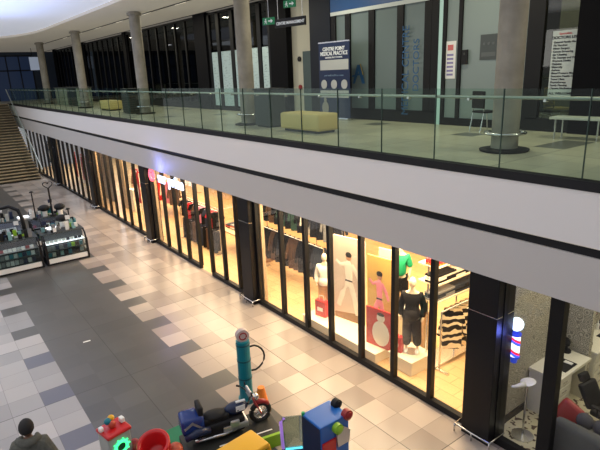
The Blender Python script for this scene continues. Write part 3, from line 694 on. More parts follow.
# inner shop partition right behind pillar (cream) and wood display
# bay B contents: tables with brown boxes, poster panels
def table(x, y, w, d, h, lab, m=None):
    t = thing('display_table', lab, 'table', (x, y, 0)); m = m or M['wood']
    MB().box(-w/2, w/2, -d/2, d/2, h-.05, h).build('tabletop', m, t)
    for a in (-1, 1):
        for c in (-1, 1): MB().box(a*(w/2-.06)-.03, a*(w/2-.06)+.03, c*(d/2-.06)-.03, c*(d/2-.06)+.03, 0, h-.05).build('leg', m, t)
table(-16.6, 9.3, 1.6, .9, .8, 'wooden display table seen through the open shop entrance'); 
table(-20.6, 9.6, 1.8, .9, .8, 'wooden display table behind the panes under the glowing sign')
table(-23.8, 9.8, 1.8, .9, .8, 'wooden display table behind the panes left of the glowing sign')
for tx, ty, nm in ((-16.6, 9.3, 'at the entrance'), (-20.6, 9.6, 'under the glowing sign'), (-23.8, 9.8, 'left of the glowing sign')):
    for k in range(4):
        for s in range(3 + k % 2):
            c = (k+s*2) % 6; folded(tx-.55+k*.37, ty, .8+s*.047, c, '%s folded garment on the table %s' % (fm[c][1], nm), '%s folded garments on the table %s' % (fm[c][1], nm))
rail(-16.6, -13.0, 10.2, 2.35, 'clothes rail of dark garments behind the open shop entrance')
hang_row(-16.6, -13.0, 10.2, 2.35, [K, Br, K, Je, K, RD], 'coat', 'garments on the rail behind the entrance', '%s garment on the rail behind the open shop entrance', .3, .7)
hang_row(-19.6, -16.6, 8.5, 1.0, [K, Je, K, Br], 'pants', 'trousers on the lower tier below the shop name', '%s trousers on the lower tier below the glowing shop name', .3, .9)
cube_stand(-15.75, 9.1, .5, .5, 1.0, M['brown'], 'brown wooden display block behind the shop entrance, left one'); cube_stand(-14.95, 9.3, .5, .5, 1.1, M['brown'], 'brown wooden display block behind the shop entrance, right one')
rail(-19.6, -16.6, 8.5, 1.75, 'clothes rail of mixed garments behind the panes below the shop name')
hang_row(-19.6, -16.6, 8.5, 1.75, [K, Je, RD, K, Br, PK], 'shirt', 'garments on the rail below the shop name', '%s garment on the rail below the glowing shop name', .3, .9)
cube_stand(-13.5, 7.95, .6, .5, .95, PAPERH, 'white display block just inside the window left of the second pillar')
cube_stand(-25.6, 8.6, .6, .5, 1.1, PAPERH, 'white display block behind the window beyond the glowing sign')
def pot(x, y, z, lab):
    t = thing('potted_plant', lab, 'plant', (x, y, z))
    MB().lathe([(.05, 0), (.08, .12), (.075, .12)], n=14).build('pot', BLACKM, t); b = MB()
    for k in range(14):
        a = k*2.4; b.tube([(0, 0, .1), (.05*math.cos(a), .05*math.sin(a), .2), (.11*math.cos(a), .11*math.sin(a), .2+.04*(k % 3))], [.012, .014, .003], 5)
    b.build('foliage', M['green'], t)
pot(-13.5, 7.9, .98, 'small dark potted plant on the white block left of the second pillar')
rail(-27.0, -21.2, 9.0, 1.9, 'clothes rail of red and cream garments behind the third pillar bay')
hang_row(-27, -21.2, 9.0, 1.9, [Wc, Br, RD, Wc, PK, Br, Wc], 'coat', 'garments on the rail in the third bay', '%s garment on the rail in the third bay', .42, .8)
def colour_poster(x, y, z, w, h, m, m2, lab, rz=0):
    t = thing('window_poster', lab, 'poster', (x, y, z), rz); MB().box(-w/2, w/2, -.01, .01, 0, h).build('panel', m, t)
    MB().sph((0, -.016, h*.35), h*.2, (.8, .05, 1.4)).sph((0, -.018, h*.74), h*.09, (1, .08, 1.2)).build('figure', m2, t)
    MB().box(-w*.4, w*.4, -.016, -.01, h*.9, h*.95).build('header_bar', M['white'], t)
    for sx in (-1, 1): MB().tube([(sx*w*.42, .02, -z), (sx*w*.42, .02, h*.9)], .012, 6).build('support', CHROME, t)
colour_poster(-23.6, 8.0, .9, .8, 1.6, M['red'], M['cloth_w'], 'red poster on stands behind the window of the third bay')
colour_poster(-22.6, 8.1, .6, .7, 1.7, M['orange'], M['cloth_w'], 'orange poster on stands beside the red poster')
colour_poster(-31.3, 7.7, .9, .8, 1.5, M['red'], M['navy'], 'red and navy poster behind the window of the fourth bay', )
colour_poster(-30.3, 7.7, .9, .7, 1.5, M['dkred'], M['cloth_w'], 'dark red poster right of the red and navy one')
colour_poster(-33.2, 7.7, .9, .8, 1.5, M['red'], M['navy'], 'red poster at the left end of the fourth bay')
colour_poster(-37.6, 7.7, 1.2, 1.0, 1.5, mat('bright_blue', (.02, .18, .6), .5, em=(.02, .2, .7), es=.3), M['cloth_w'], 'bright blue poster in the farthest shop window')
colour_poster(-40.3, 7.8, .9, 1.0, 1.5, M['navy'], M['cloth_w'], 'navy poster in the farthest shop window, left of the bright blue one')
# wood cladding panels at bay C/D ends
struct(MB().box(-35.6, -30.1, 8.6, 8.7, 0, 3.3).build('wall_partition', mat('cool_white', (.7, .72, .75), .6)))
struct(MB().box(-29.9, -28.2, 8.3, 8.4, 0, 3.3).build('wall_partition', TAN)); struct(MB().box(-27.0, -26.2, 8.3, 8.4, 0, 3.3).build('wall_partition', TAN))
# door sensors: store ceiling bulkhead strip
# glitter bunting in entrance : white hanging cord display
t = thing('hanging_display', 'white hanging string of small discs just behind the shop entrance', 'decoration', (-14.3, 8.0, 1.7))
b = MB(); b.tube([(0, 0, -.3), (0, 0, 1.7)], .006, 5)
for k in range(8): b.cyl((0, 0, -.2+k*.2), .07, .012, 12, axis='Y')
b.build('discs', M['white'], t)

# ------------------------------------------------------------------ BARBER SHOP
t = thing('barber_pole', 'glowing barber pole with a white globe on the patterned wall', 'barber pole', (-4.30, 7.66, 1.42)); t.scale = (.8, .8, .84)
MB().cyl((0, 0, .17), .115, .04, 20).cyl((0, 0, .68), .115, .04, 20).cyl((0, 0, .1), .07, .12, 16).cyl((0, 0, .745), .06, .1, 16).build('caps', mat('pole_blue', (.02, .03, .25), .3, em=(.05, .1, .8), es=.5), t)
BP = bpy.data.materials.new('barber_stripes'); BP.use_nodes = True; N = NT(BP); nt = BP.node_tree; p = nt.nodes['Principled BSDF']
tc = nt.nodes.new('ShaderNodeTexCoord'); sp = nt.nodes.new('ShaderNodeSeparateXYZ'); nt.links.new(tc.outputs['Object'], sp.inputs[0])
ang = N.m('DIVIDE', N.m('ARCTAN2', sp.outputs[1], sp.outputs[0]), 2*PI)
f = N.m('FRACT', N.m('ADD', N.m('MULTIPLY', sp.outputs[2], 3.6), ang))
c = N.mix(N.m('GREATER_THAN', f, .55), (.95, .95, 1), N.mix(N.m('GREATER_THAN', f, .78), (.05, .1, .9), (.8, .02, .05)))
nt.links.new(c, p.inputs['Base Color']); nt.links.new(c, p.inputs['Emission Color']); p.inputs['Emission Strength'].default_value = 1.6
MB().cyl((0, 0, .425), .10, .48, 24).build('striped_cylinder', BP, t)
MB().sph((0, 0, .90), .145, n=20).build('globe', mat('globe_glow', (.9, .95, 1), .3, em=(.65, .85, 1), es=1.8), t, smooth=True)
MB().box(-.2, 0, -.03, .03, .12, .16).box(-.2, 0, -.03, .03, .72, .76).build('bracket', CHROME, t)
t = thing('pedestal_table', 'tall thin steel pedestal with a small white top by the patterned wall', 'table', (-4.08, 7.78, 0))
MB().tube([(0, 0, 0), (0, 0, 1.08)], .02, 8).build('post', CHROME, t); MB().lathe([(.19, 0), (.19, .015), (.04, .04)], n=20).build('base', CHROME, t)
MB().sph((0, .02, 1.10), .15, (.8, 1.1, .12)).tube([(0, -.1, 1.1), (-.05, -.3, 1.12), (-.05, -.4, 1.16)], [.05, .025, .02], 8).build('top', M['white'], t, smooth=True)
def vanity(y0, y1, lab, nm):
    t = thing('vanity_unit', lab, 'cabinet', (-4.19, (y0+y1)/2, 0)); t.scale = (1.12, 1, 1); h = (y1-y0)/2
    CW = mat('vanity_cream', (.72, .70, .60), .4) if 'vanity_cream' not in bpy.data.materials else bpy.data.materials['vanity_cream']
    MB().box(-.27, .27, -h, h, .84, .9, bev=.006).build('worktop', CW, t)
    MB().box(-.26, .22, -h+.02, -h+.55, 0, .84).build('cabinet_body', CW, t)
    for k in range(4):
        dr = MB().box(.22, .24, -h+.04, -h+.53, .06+k*.195, .23+k*.195, bev=.004).build('drawer', CW, t)
        MB().box(.24, .255, -h+.2, -h+.36, .14+k*.195, .155+k*.195).build('handle', CHROME, dr)
    MB().box(-.26, .22, h-.08, h-.04, 0, .84).build('end_panel', CW, t)
vanity(8.55, 9.75, 'cream vanity unit with drawers nearest the barber shop window', 0)
vanity(10.0, 11.5, 'cream vanity unit further back behind the patterned divider', 1)
struct(MB().box(-4.5, -3.98, 9.80, 9.92, .0, 3.3).build('wall_divider', WP))
t = thing('salon_mat', 'black rectangular mat lying on the near vanity unit', 'mat', (-4.1, 9.1, .9)); MB().box(-.15, .15, -.22, .22, 0, .015, bev=.004).build('mat_sheet', BLACKM, t); MB().box(-.05, .1, .08, .16, .015, .03).build('comb', M['white'], t)
t = thing('salon_mat', 'black rectangular mat lying on the far vanity unit', 'mat', (-4.08, 10.9, .9)); MB().box(-.15, .15, -.22, .22, 0, .015, bev=.004).build('mat_sheet', BLACKM, t)
def dryer(x, y, z, lab):
    t = thing('hair_dryer', lab, 'hair dryer', (x, y, z), .6)
    MB().cyl((0, 0, .02), .09, .04, 16).build('stand', BLACKM, t); MB().tube([(0, 0, .03), (0, .02, .16)], [.03, .025], 8).build('handle', BLACKM, t)
    MB().tube([(0, .12, .2), (0, 0, .2), (0, -.1, .2)], [.06, .065, .035], 12).build('barrel', BLACKM, t)
dryer(-4.2, 10.25, .9, 'black hair dryer on a stand right of the patterned divider'); dryer(-4.32, 9.62, .9, 'black hair dryer on the near vanity left of the divider')
def mirror(y, lab):
    t = thing('wall_mirror', lab, 'mirror', (-4.48, y, 1.15)); MB().box(0, .03, -.4, .4, 0, 1.3, bev=.008).build('frame', BLACKM, t); MB().box(.03, .036, -.36, .36, .04, 1.26).build('mirror_glass', mat('mirror', (.8, .8, .8), .05, 1) if 'mirror' not in bpy.data.materials else bpy.data.materials['mirror'], t)
mirror(10.75, 'framed mirror above the far vanity unit')
bc = [M['white'], M['red'], M['navy'], M['cloth_g'], M['pink'], M['silver']]
for k in range(14):
    x = -4.35+.17*(k % 2); y = 11.0+.07*(k//2); o = MB().lathe([(.03, 0), (.032, .13), (.012, .16), (.014, .2)], n=10).build('bottle', bc[k % 6], loc=(x, y, .9)); tag(o, 'small product bottle on the far vanity unit', 'bottle', 'product bottles on the far vanity unit')
# sofa
t = thing('sofa', 'dark grey sofa seen from behind inside the barber shop window', 'sofa', (-2.35, 7.95, 0))
b = MB(); b.box(-1.1, 1.1, -.48, -.25, .1, .86, bev=.09); b.build('backrest', M['sofa'], t, smooth=True)
MB().box(-1.1, 1.1, -.3, .42, .1, .42, bev=.05).build('seat', M['sofa'], t, smooth=True)
for sx in (-1.02, 1.02): MB().box(sx-.1, sx+.1, -.4, .42, .1, .62, bev=.05).build('armrest', M['sofa'], t, smooth=True)
for a in (-1, 1):
    for c in (-.38, .34): MB().cyl((a, c, .05), .03, .1, 10).build('leg', CHROME, t)
t = MB().box(-.2, .2, -.08, .08, -.2, .2, bev=.075).build('cushion', M['dkred'], smooth=True, loc=(-3.42, 7.99, .74)); t.rotation_euler = (-.35, .4, 0); tag(t, 'dark red cushion on the grey sofa', 'cushion')
for k, x in enumerate((-3.12, -2.86)): o = MB().sph((0, 0, 0), .14, (1, .8, 1)).build('cushion', M['cloth_g'] if k == 5 else mat('cushion_grey', (.07, .07, .08), .9) if k == 0 else bpy.data.materials['cushion_grey'], smooth=True, loc=(x, 7.9, .80)); tag(o, ['round dark grey cushion next to the red cushion', 'round dark grey cushion at the right of the sofa back'][k], 'cushion')
# barber chairs
def barber_chair(x, y, rz, lab):
    t = thing('barber_chair', lab, 'barber chair', (x, y, 0), rz)
    MB().lathe([(.3, 0), (.3, .03), (.06, .07), (.06, .38)], n=24).build('base', CHROME, t)
    MB().box(-.27, .27, -.28, .28, .4, .54, bev=.05).build('seat', BLACKM, t, smooth=True)
    MB().box(-.25, .25, -.06, .06, .0, .6, bev=.05, M=Matrix.Translation((0, .3, .5)) @ Matrix.Rotation(-.45, 4, 'X')).build('backrest', BLACKM, t, smooth=True)
    MB().box(-.14, .14, -.05, .05, 0, .2, bev=.04, M=Matrix.Translation((0, .58, 1.04)) @ Matrix.Rotation(-.45, 4, 'X')).build('headrest', BLACKM, t, smooth=True)
    for sx in (-.3, .3): MB().box(sx-.04, sx+.04, -.22, .22, .68, .73, bev=.015).tube([(sx, .1, .5), (sx, .1, .7)], .02, 8).build('armrest', BLACKM, t)
    t.scale = (.88, .88, .74)
    MB().box(-.2, .2, -.62, -.5, .12, .16, bev=.01).tube([(0, -.25, .42), (0, -.55, .16)], .025, 8).build('footrest', CHROME, t)
barber_chair(-3.18, 9.05, 1.45, 'black reclining barber chair near the cream vanity units')
barber_chair(-3.2, 10.9, 1.35, 'second black barber chair further back in the barber shop')

# ------------------------------------------------------------------ KIOSK
KG = glass('kiosk_glass', (.80, .88, .88), .06)
WGL = mat('kiosk_shelf_light', (.8, .85, .85), .5, em=(.95, .97, 1), es=1.6)
pc = [M['white'], M['teal'], M['navy'], M['cloth_g'], M['dkred'], mat('pale_teal', (.22, .42, .42), .5), mat('pale_grey', (.5, .52, .5), .5), BLACKM, M['lime']]
pb = {}
def prod(x, y, z, i, w=.12, h=.14):
    key = (i, w, h)
    if key not in pb:
        o = MB().box(-.03, .03, -w/2, w/2, 0, h, bev=.006).build('product_box', pc[i]); pb[key] = o
    else:
        o = pb[key].copy(); link(o)
    o.location = (x, y, z); return o
cn = ['white', 'teal', 'navy', 'grey', 'dark red', 'pale teal', 'pale grey', 'black', 'lime']
def kiosk(y0, y1, lab, nm, x=-19.85, D=1.3, seed=1):
    random.seed(seed)
    t = thing('kiosk_counter', lab, 'kiosk', (x, (y0+y1)/2, 0)); h = (y1-y0)/2
    MB().box(-D, -.02, -h, h, 0, .08).build('plinth', BLACKM, t)
    MB().box(-.06, .0, -h+.06, h-.06, .07, .24).build('kick_panel', M['white'], t)
    MB().box(-D, -.06, -h, h, .08, .26).build('base_cabinet', BLACKM, t)
    for y in (-h+.04, h-.04):
        MB().box(-.05, 0, y-.04, y+.04, .07, .78).tube([(-.025, y, .78), (-.12, y, .98), (-.3, y, 1.08)], .03, 6).build('corner_post', BLACKM, t)
    MB().box(-.6, -.58, -h+.02, h-.02, .25, 1.05).build('back_panel', mat('kiosk_back', (.025, .03, .03), .5) if 'kiosk_back' not in bpy.data.materials else bpy.data.materials['kiosk_back'], t)
    for z in (.26, .52): MB().box(-.58, -.05, -h+.06, h-.06, z-.015, z).build('shelf', M['greybox'], t)
    g = MB(); g.box(-.012, 0, -h+.08, h-.08, .25, .78); g.quad([(0, -h+.08, .78), (0, h-.08, .78), (-.3, h-.08, 1.08), (-.3, -h+.08, 1.08)]); g.build('glass_front', KG, t)
    MB().box(-1.25, -.3, -h, h, 1.06, 1.1).build('worktop', M['greybox'], t)
    MB().box(-.56, -.1, -h+.08, h-.08, .755, .775).build('light_shelf', WGL if nm == 'right' else M['silver'], t)
    n = int((y1-y0-.2)/.14)
    for k in range(n):
        y = y0+.17+k*.14
        for (z, dx, hh) in ((.26, -.2, .17), (.52, -.18, .15), (.775, -.22, .1)):
            i = random.choice([0, 5, 6, 1, 2, 3, 7, 7, 8, 3, 2] if z < .7 else [0, 0, 0, 4, 6, 7])
            o = prod(x+dx, y, z, i, .12, hh)
            tag(o, '%s product box behind the glass of the %s kiosk counter' % (cn[i], nm), 'box', '%s boxes in the %s kiosk counter' % (cn[i], nm))
    for k in range(int(n*3.2)):
        i = random.choice([0, 6, 5, 0, 3, 7, 1, 7, 7, 2, 8]); y = y0+.15+random.random()*(y1-y0-.3); xx = -.45-.75*random.random()
        o = prod(x+xx, y, 1.1, i, .12, random.choice([.08, .17, .3])); tag(o, '%s product box lying on top of the %s kiosk counter' % (cn[i], nm), 'box', '%s boxes on top of the %s kiosk counter' % (cn[i], nm))
    return t
kiosk(3.12, 4.62, 'brightly lit glass kiosk counter nearest the shopfronts', 'right', seed=3)
kiosk(.2, 3.02, 'longer glass kiosk counter at the left edge of the picture', 'left', seed=5)
kiosk(3.2, 4.7, 'rear glass kiosk counter behind the brightly lit one', 'rear', x=-22.6, seed=8); kiosk(.3, 3.0, 'rear glass kiosk counter behind the long left one', 'rear left', x=-22.9, seed=9)
def stand(x, y, z, h, lab, top='heart'):
    t = thing('display_stand', lab, 'display stand', (x, y, z)); MB().cyl((0, 0, .02), .12, .04, 16).build('base', BLACKM, t)
    MB().tube([(0, 0, 0), (0, 0, h)], .025 if top != 'heart' else .035, 8).build('pole', BLACKM, t)
    if top == 'heart':
        P = []
        for k in range(24):
            a = 2*PI*k/24; P.append((0, .010*1.15*16*math.sin(a)**3, h+.16+.010*(13*math.cos(a)-5*math.cos(2*a)-2*math.cos(3*a)-math.cos(4*a))))
        MB().tube(P, .02, 6, closed=True).build('heart_frame', BLACKM, t)
    elif top == 'disc': MB().cyl((0, 0, h+.02), .09, .05, 16, r2=.05).build('head', BLACKM, t)
    return t
stand(-23.0, 4.15, 1.1, 1.15, 'black stand with a heart shaped frame above the kiosk')
stand(-21.0, 4.35, 1.1, .62, 'short stand with a small cap on the right kiosk counter', 'disc'); stand(-22.98, 3.5, 1.1, 1.1, 'thin tall stand left of the heart shaped frame', 'disc')
t = thing('arched_lamp', 'black arched lamp arm rising over the left kiosk counter', 'lamp', (-20.95, 2.75, 1.1))
MB().tube([(0, 0, 0), (0, -.02, .6), (-.05, -.1, .9), (-.2, -.35, 1.05), (-.35, -.7, .98)], [.07, .07, .065, .06, .05], 10).build('arm', BLACKM, t, smooth=True); MB().box(-.5, -.25, -1.0, -.65, .88, .98, bev=.02).build('head', BLACKM, t); MB().cyl((0, 0, .02), .13, .04, 16).build('base', BLACKM, t)
t = thing('display_stand', 'bulky black display tower at the left edge above the kiosk', 'display stand', (-20.9, 1.75, 1.1))
MB().box(-.16, .16, -.16, .16, 0, 1.15, bev=.02).build('tower', BLACKM, t); MB().box(-.12, .12, -.1, .1, 1.15, 1.45, bev=.03).build('head', BLACKM, t)
for k, (x, y, rz) in enumerate(((-20.75, 3.65, .3), (-23.4, 3.1, 0), (-20.9, 2.25, .2))):
    t = thing('glowing_tray', ['white glowing tray on the right kiosk counter', 'white glowing tray on the rear kiosk counter', 'white glowing tray on the left kiosk counter'][k], 'lamp', (x, y, 1.1), rz)
    MB().box(-.2, .2, -.22, .22, .0, .07, bev=.01).build('tray', M['white'], t); MB().box(-.18, .18, -.2, .2, .07, .085).build('glow_panel', WGL if k else mat('tray_glow', (1, 1, 1), .5, em=(1, 1, 1), es=2.2), t)
for k, (x, y) in enumerate(((-20.9, 4.05), (-23.2, 3.9), (-22.98, 4.45))):
    t = thing('helmet_display', ['black dome shaped item in the middle of the right kiosk', 'black dome shaped item on the rear kiosk counter', 'black dome shaped item behind the brightly lit counter'][k], 'display item', (x, y, 1.1))
    MB().cyl((0, 0, .12), .1, .24, 14).build('stand', M['white'], t); MB().sph((0, 0, .34), .2, (1, 1.1, .7)).build('dome', BLACKM, t, smooth=True)
for k, (x, y, h) in enumerate(((-20.5, 3.35, .3), (-20.6, 4.2, .35), (-20.9, 3.3, .5), (-20.5, 1.2, .3), (-20.8, .7, .45), (-20.9, 2.5, .4), (-23.4, 4.2, .5), (-23.3, 2.3, .45), (-23.5, 1.4, .5))):
    t = thing('phone_stand', 'small black stand holding a pale screen on a kiosk counter', 'phone stand', (x, y, 1.1), random.uniform(-.4, .4), 'small screen stands on the kiosk counters')
    MB().cyl((0, 0, .01), .06, .02, 12).build('base', BLACKM, t); MB().tube([(0, 0, 0), (0, 0, h)], .012, 6).build('pole', BLACKM, t); MB().box(-.015, .015, -.08, .08, h-.02, h+.13, bev=.005).build('screen', M['paper'] if k % 2 else M['cyan'] if k == 4 else M['navy'], t)
t = thing('clear_box', 'pale teal transparent box at the right end of the kiosk counter', 'box', (-20.95, 4.42, 1.1)); MB().box(-.12, .12, -.12, .12, 0, .25, bev=.01).build('shell', glass('teal_clear', (.5, .8, .82), .1), t); MB().box(-.1, .1, -.1, .1, .01, .16).build('contents', M['teal'], t)

# ------------------------------------------------------------------ PERSON (seen from behind, upper left-bottom)
def person(x, y, rz, lab, s=1.0, cloth=None):
    t = thing('person', lab, 'person', (x, y, 0), rz); cloth = cloth or M['olive']
    S = lambda l: [(a*s, b*s, c*s) for a, b, c in l]
    P = S([(0, 0, .96), (0, .01, 1.15), (0, .0, 1.36), (0, .01, 1.47), (0, -.02, 1.56), (-.18, .01, 1.40), (-.29, .04, 1.13), (-.25, -.14, .95), (-.24, -.2, .90),
           (.18, .01, 1.40), (.29, .04, 1.13), (.25, -.14, .95), (.24, -.2, .90), (-.1, 0, .88), (-.11, -.02, .5), (-.12, .02, .09), (-.13, -.12, .04), (.1, 0, .88), (.11, -.08, .5), (.12, -.04, .09), (.13, -.18, .04)])
    E = [(0, 1), (1, 2), (2, 3), (3, 4), (2, 5), (5, 6), (6, 7), (7, 8), (2, 9), (9, 10), (10, 11), (11, 12), (0, 13), (13, 14), (14, 15), (15, 16), (0, 17), (17, 18), (18, 19), (19, 20)]
    R = [r*s for r in (.13, .12, .12, .06, .055, .055, .045, .035, .03, .055, .045, .035, .03, .085, .06, .042, .035, .085, .06, .042, .035)]
    body_mesh('body', P, E, R, M['skin'], t)
    # head with face
    h = MB(); h.sph((0, -.015*s, 1.66*s), .098*s, (.80, 1.0, 1.22), 20); h.sph((0, -.113*s, 1.645*s), .017*s, (.8, 1, 1.4), 8)
    for sx in (-1, 1): h.sph((sx*.08*s, .0, 1.655*s), .026*s, (.4, .8, 1.2), 8)
    h.build('head', M['skin'], t, smooth=True)
    for sx in (-1, 1): MB().sph((sx*.032*s, -.103*s, 1.675*s), .011*s, (1.2, .6, .8), 8).build('eye', M['ink'], t)
    MB().sph((0, -.105*s, 1.605*s), .022*s, (1.1, .3, .35), 8).build('mouth', M['dkred'], t)
    hb = MB(); hb.sph((0, .012*s, 1.68*s), .108*s, (.86, 1.0, 1.12), 20); b2 = hb.build('hair', M['hair'], t, smooth=True)
    for v in b2.data.vertices:
        if v.co.y < -.055*s and v.co.z < 1.73*s: v.co.y = -.055*s
        if v.co.z < 1.63*s: v.co.z = 1.63*s - (1.63*s-v.co.z)*.3
    # hoodie, hood, jeans
    P = S([(0, .0, .88), (0, .01, 1.12), (0, .01, 1.36), (-.16, .01, 1.41), (-.27, .05, 1.13), (-.24, -.12, .96), (.16, .01, 1.41), (.27, .05, 1.12), (.24, -.12, .96), (0, .03, 1.49)])
    body_mesh('hoodie', P, [(0, 1), (1, 2), (2, 3), (3, 4), (4, 5), (2, 6), (6, 7), (7, 8), (2, 9)], [(r[0]*s, r[1]*s) for r in ((.20, .17), (.21, .165), (.19, .15), (.115, .11), (.085, .085), (.055, .055), (.115, .11), (.085, .085), (.055, .055), (.10, .09))], cloth, t)
    hd = MB(); hd.tube([(-.09*s, -.07*s, 1.49*s), (-.115*s, .03*s, 1.52*s), (-.065*s, .10*s, 1.52*s), (0, .12*s, 1.51*s), (.065*s, .10*s, 1.52*s), (.115*s, .03*s, 1.52*s), (.09*s, -.07*s, 1.49*s)], [.03*s, .045*s, .055*s, .06*s, .055*s, .045*s, .03*s], 10)
    hd.build('hood', cloth, t, smooth=True)
    P = S([(0, 0, .95), (-.1, 0, .85), (-.11, -.02, .5), (-.12, .02, .12), (.1, 0, .85), (.11, -.08, .5), (.12, -.04, .12)])
    body_mesh('trousers', P, [(0, 1), (1, 2), (2, 3), (0, 4), (4, 5), (5, 6)], [r*s for r in (.155, .11, .085, .07, .11, .085, .07)], M['jean'], t)
    for sx, yy in ((-.125, -.06), (.125, -.12)): MB().sph((sx*s, yy*s, .05*s), .06*s, (.8, 2.1, .82)).build('shoe', M['cloth_k'], t, smooth=True)
    # hands: palm + 5 fingers
    for sx in (-1, 1):
        q = Vector((sx*.24*s, -.2*s, .9*s)); hp = [tuple(q), tuple(q+Vector((0, -.03, -.05))*s)]; ee = [(0, 1)]; rr = [.026*s, .03*s]
        for fi in range(4):
            bx = (-.027+fi*.018)*s; L = (.032, .036, .034, .027)[fi]*s
            i0 = len(hp); hp += [tuple(q+Vector((bx, -.05*s, -.09*s))), tuple(q+Vector((bx, -.055*s, -.09*s-L))), tuple(q+Vector((bx, -.03*s, -.09*s-L*1.7)))]; ee += [(1, i0), (i0, i0+1), (i0+1, i0+2)]; rr += [.0095*s, .009*s, .008*s]
        i0 = len(hp); hp += [tuple(q+Vector((-sx*.035, -.05, -.045))*1), tuple(q+Vector((-sx*.05, -.07, -.08)))]; ee += [(0, i0), (i0, i0+1)]; rr += [.011*s, .009*s]
        body_mesh('hand', hp, ee, rr, M['skin'], t)
    return t
person(-7.38, .51, -1.85, 'person with short black hair in a dark olive hoodie, seen from behind', 1.08)

# ------------------------------------------------------------------ KIDDIE RIDES
# play mats
def mat_obj(x0, x1, y0, y1, m, lab, rz=0, h=.03):
    cx, cy = (x0+x1)/2, (y0+y1)/2
    o = MB().box(-(x1-x0)/2, (x1-x0)/2, -(y1-y0)/2, (y1-y0)/2, 0, h, bev=.008).build('play_mat', m, loc=(cx, cy, 0), rz=rz); tag(o, lab, 'mat'); return o
mat_obj(-8.35, -7.68, 2.70, 3.4, M['grmat'], 'green play mat under the rear of the toy motorcycle')
mat_obj(-6.60, -6.15, 3.62, 4.12, mat('blue_mat', (.01, .05, .2), .6), 'blue play mat between the toy motorcycle and the blue box ride')

# motorcycle ride: local +x = forward (front wheel)
hx, hy, hz = -8.05, 4.05, 0
ang = math.atan2(4.55-2.95, -8.05+7.6)  # direction of the bike
mb = thing('motorcycle_ride', 'blue and black toy motorcycle ride on a dark road base with green edging', 'kiddie ride', (-7.35, 3.60, 0), math.radians(78)); mb.scale = (.68, .68, .68)
MB().box(-1.25, 1.28, -.70, .42, 0, .34, bev=.02).build('base', mat('road_dark', (.018, .02, .018), .5), mb)
MB().box(-.2, 1.30, -.79, -.70, .0, .37, bev=.01).build('green_edge', M['lime'], mb)
MB().box(.55, 1.05, -.52, -.48, .341, .348).build('road_marking', M['white'], mb)
MB().box(-.4, .1, -.52, -.48, .341, .348).build('road_marking', M['white'], mb)
def wheel(x, z, r, nm):
    w = MB(); w.tube([(x+r*math.cos(a*PI/12), 0, z+r*math.sin(a*PI/12)) for a in range(24)], .07, 8, closed=True); w = w.build(nm, M['tire'], mb, smooth=True)
    s = MB(); s.cyl((x, 0, z), .06, .16, 12, axis='Y')
    for a in range(10): s.tube([(x, 0, z), (x+(r-.05)*math.cos(a*PI/5), 0, z+(r-.05)*math.sin(a*PI/5))], .012, 5)
    s.tube([(x+(r-.06)*math.cos(a*PI/12), 0, z+(r-.06)*math.sin(a*PI/12)) for a in range(24)], .018, 6, closed=True)
    s.build('spokes', CHROME, w)
wheel(.92, .62, .26, 'front_wheel'); wheel(-.72, .60, .24, 'rear_wheel')
MB().tube([(.92, -.1, .62), (.68, -.1, 1.2)], .022, 8).tube([(.92, .1, .62), (.68, .1, 1.2)], .022, 8).build('fork', mat('red_fork', (.35, .04, .04), .3), mb)
MB().tube([(1.14, 0, .80), (1.04, 0, .91), (.9, 0, .95), (.76, 0, .9)], .075, 8).build('front_fender', M['dkred'], mb, smooth=True)
MB().tube([(.50, -.38, 1.32), (.58, -.22, 1.30), (.66, 0, 1.22), (.58, .22, 1.30), (.50, .38, 1.32)], .018, 8).build('handlebar', BLACKM, mb, smooth=True)
for q in (-1, 1): MB().tube([(.50, q*.38, 1.32), (.44, q*.46, 1.31)], .028, 8).build('grip', M['tire'], mb)
MB().sph((.80, 0, 1.12), .11, (1, 1, 1)).build('headlight', CHROME, mb, smooth=True)
MB().box(.60, .66, -.2, .2, 1.2, 1.42, bev=.02).build('windscreen', M['silver'], mb)
MB().sph((.25, 0, .98), .28, (1.2, .62, .6)).build('fuel_tank', M['navy'], mb, smooth=True)
MB().box(.24, .5, -.07, -.0, 1.13, 1.17, bev=.01).box(.2, .45, -.17, -.15, .95, 1.1, bev=.005).build('tank_badge', M['white'], mb)
MB().box(-.72, .02, -.18, .18, .78, .98, bev=.06).sph((-.35, 0, .95), .24, (1.5, .9, .5)).build('seat', BLACKM, mb, smooth=True)
MB().box(-.2, .5, -.27, .27, .48, .66, bev=.04).box(.0, .25, -.29, .29, .56, .78, bev=.04).build('engine', M['silver'], mb)
MB().tube([(.3, -.2, .5), (-.2, -.24, .46), (-.95, -.24, .5)], .05, 8).tube([(.3, .2, .5), (-.2, .24, .46), (-.95, .24, .5)], .05, 8).build('exhaust', CHROME, mb, smooth=True)
MB().box(-.70, .42, -.24, .24, .40, .82, bev=.08).build('side_fairing', BLACKM, mb, smooth=True)
BLU2 = mat('glossy_blue', (.012, .035, .18), .15)
MB().box(-1.25, -.66, -.28, .28, .74, 1.20, bev=.1).build('rear_box', BLU2, mb, smooth=True)
MB().prism([(-1.2, .98), (-.98, 1.12), (-.74, .9), (-.78, .86), (-.98, 1.04), (-1.18, .92)], .575).build('white_trim', M['silver'], mb)
MB().box(-.80, -.66, -.22, .22, .95, 1.42, bev=.05).build('passenger_backrest', BLACKM, mb, smooth=True)
MB().tube([(-.55, -.28, .75), (-.9, -.3, .8), (-1.2, -.3, .7)], [.09, .12, .08], 10).tube([(-.55, .28, .75), (-.9, .3, .8), (-1.2, .3, .7)], [.09, .12, .08], 10).build('saddlebag', M['navy'], mb, smooth=True)
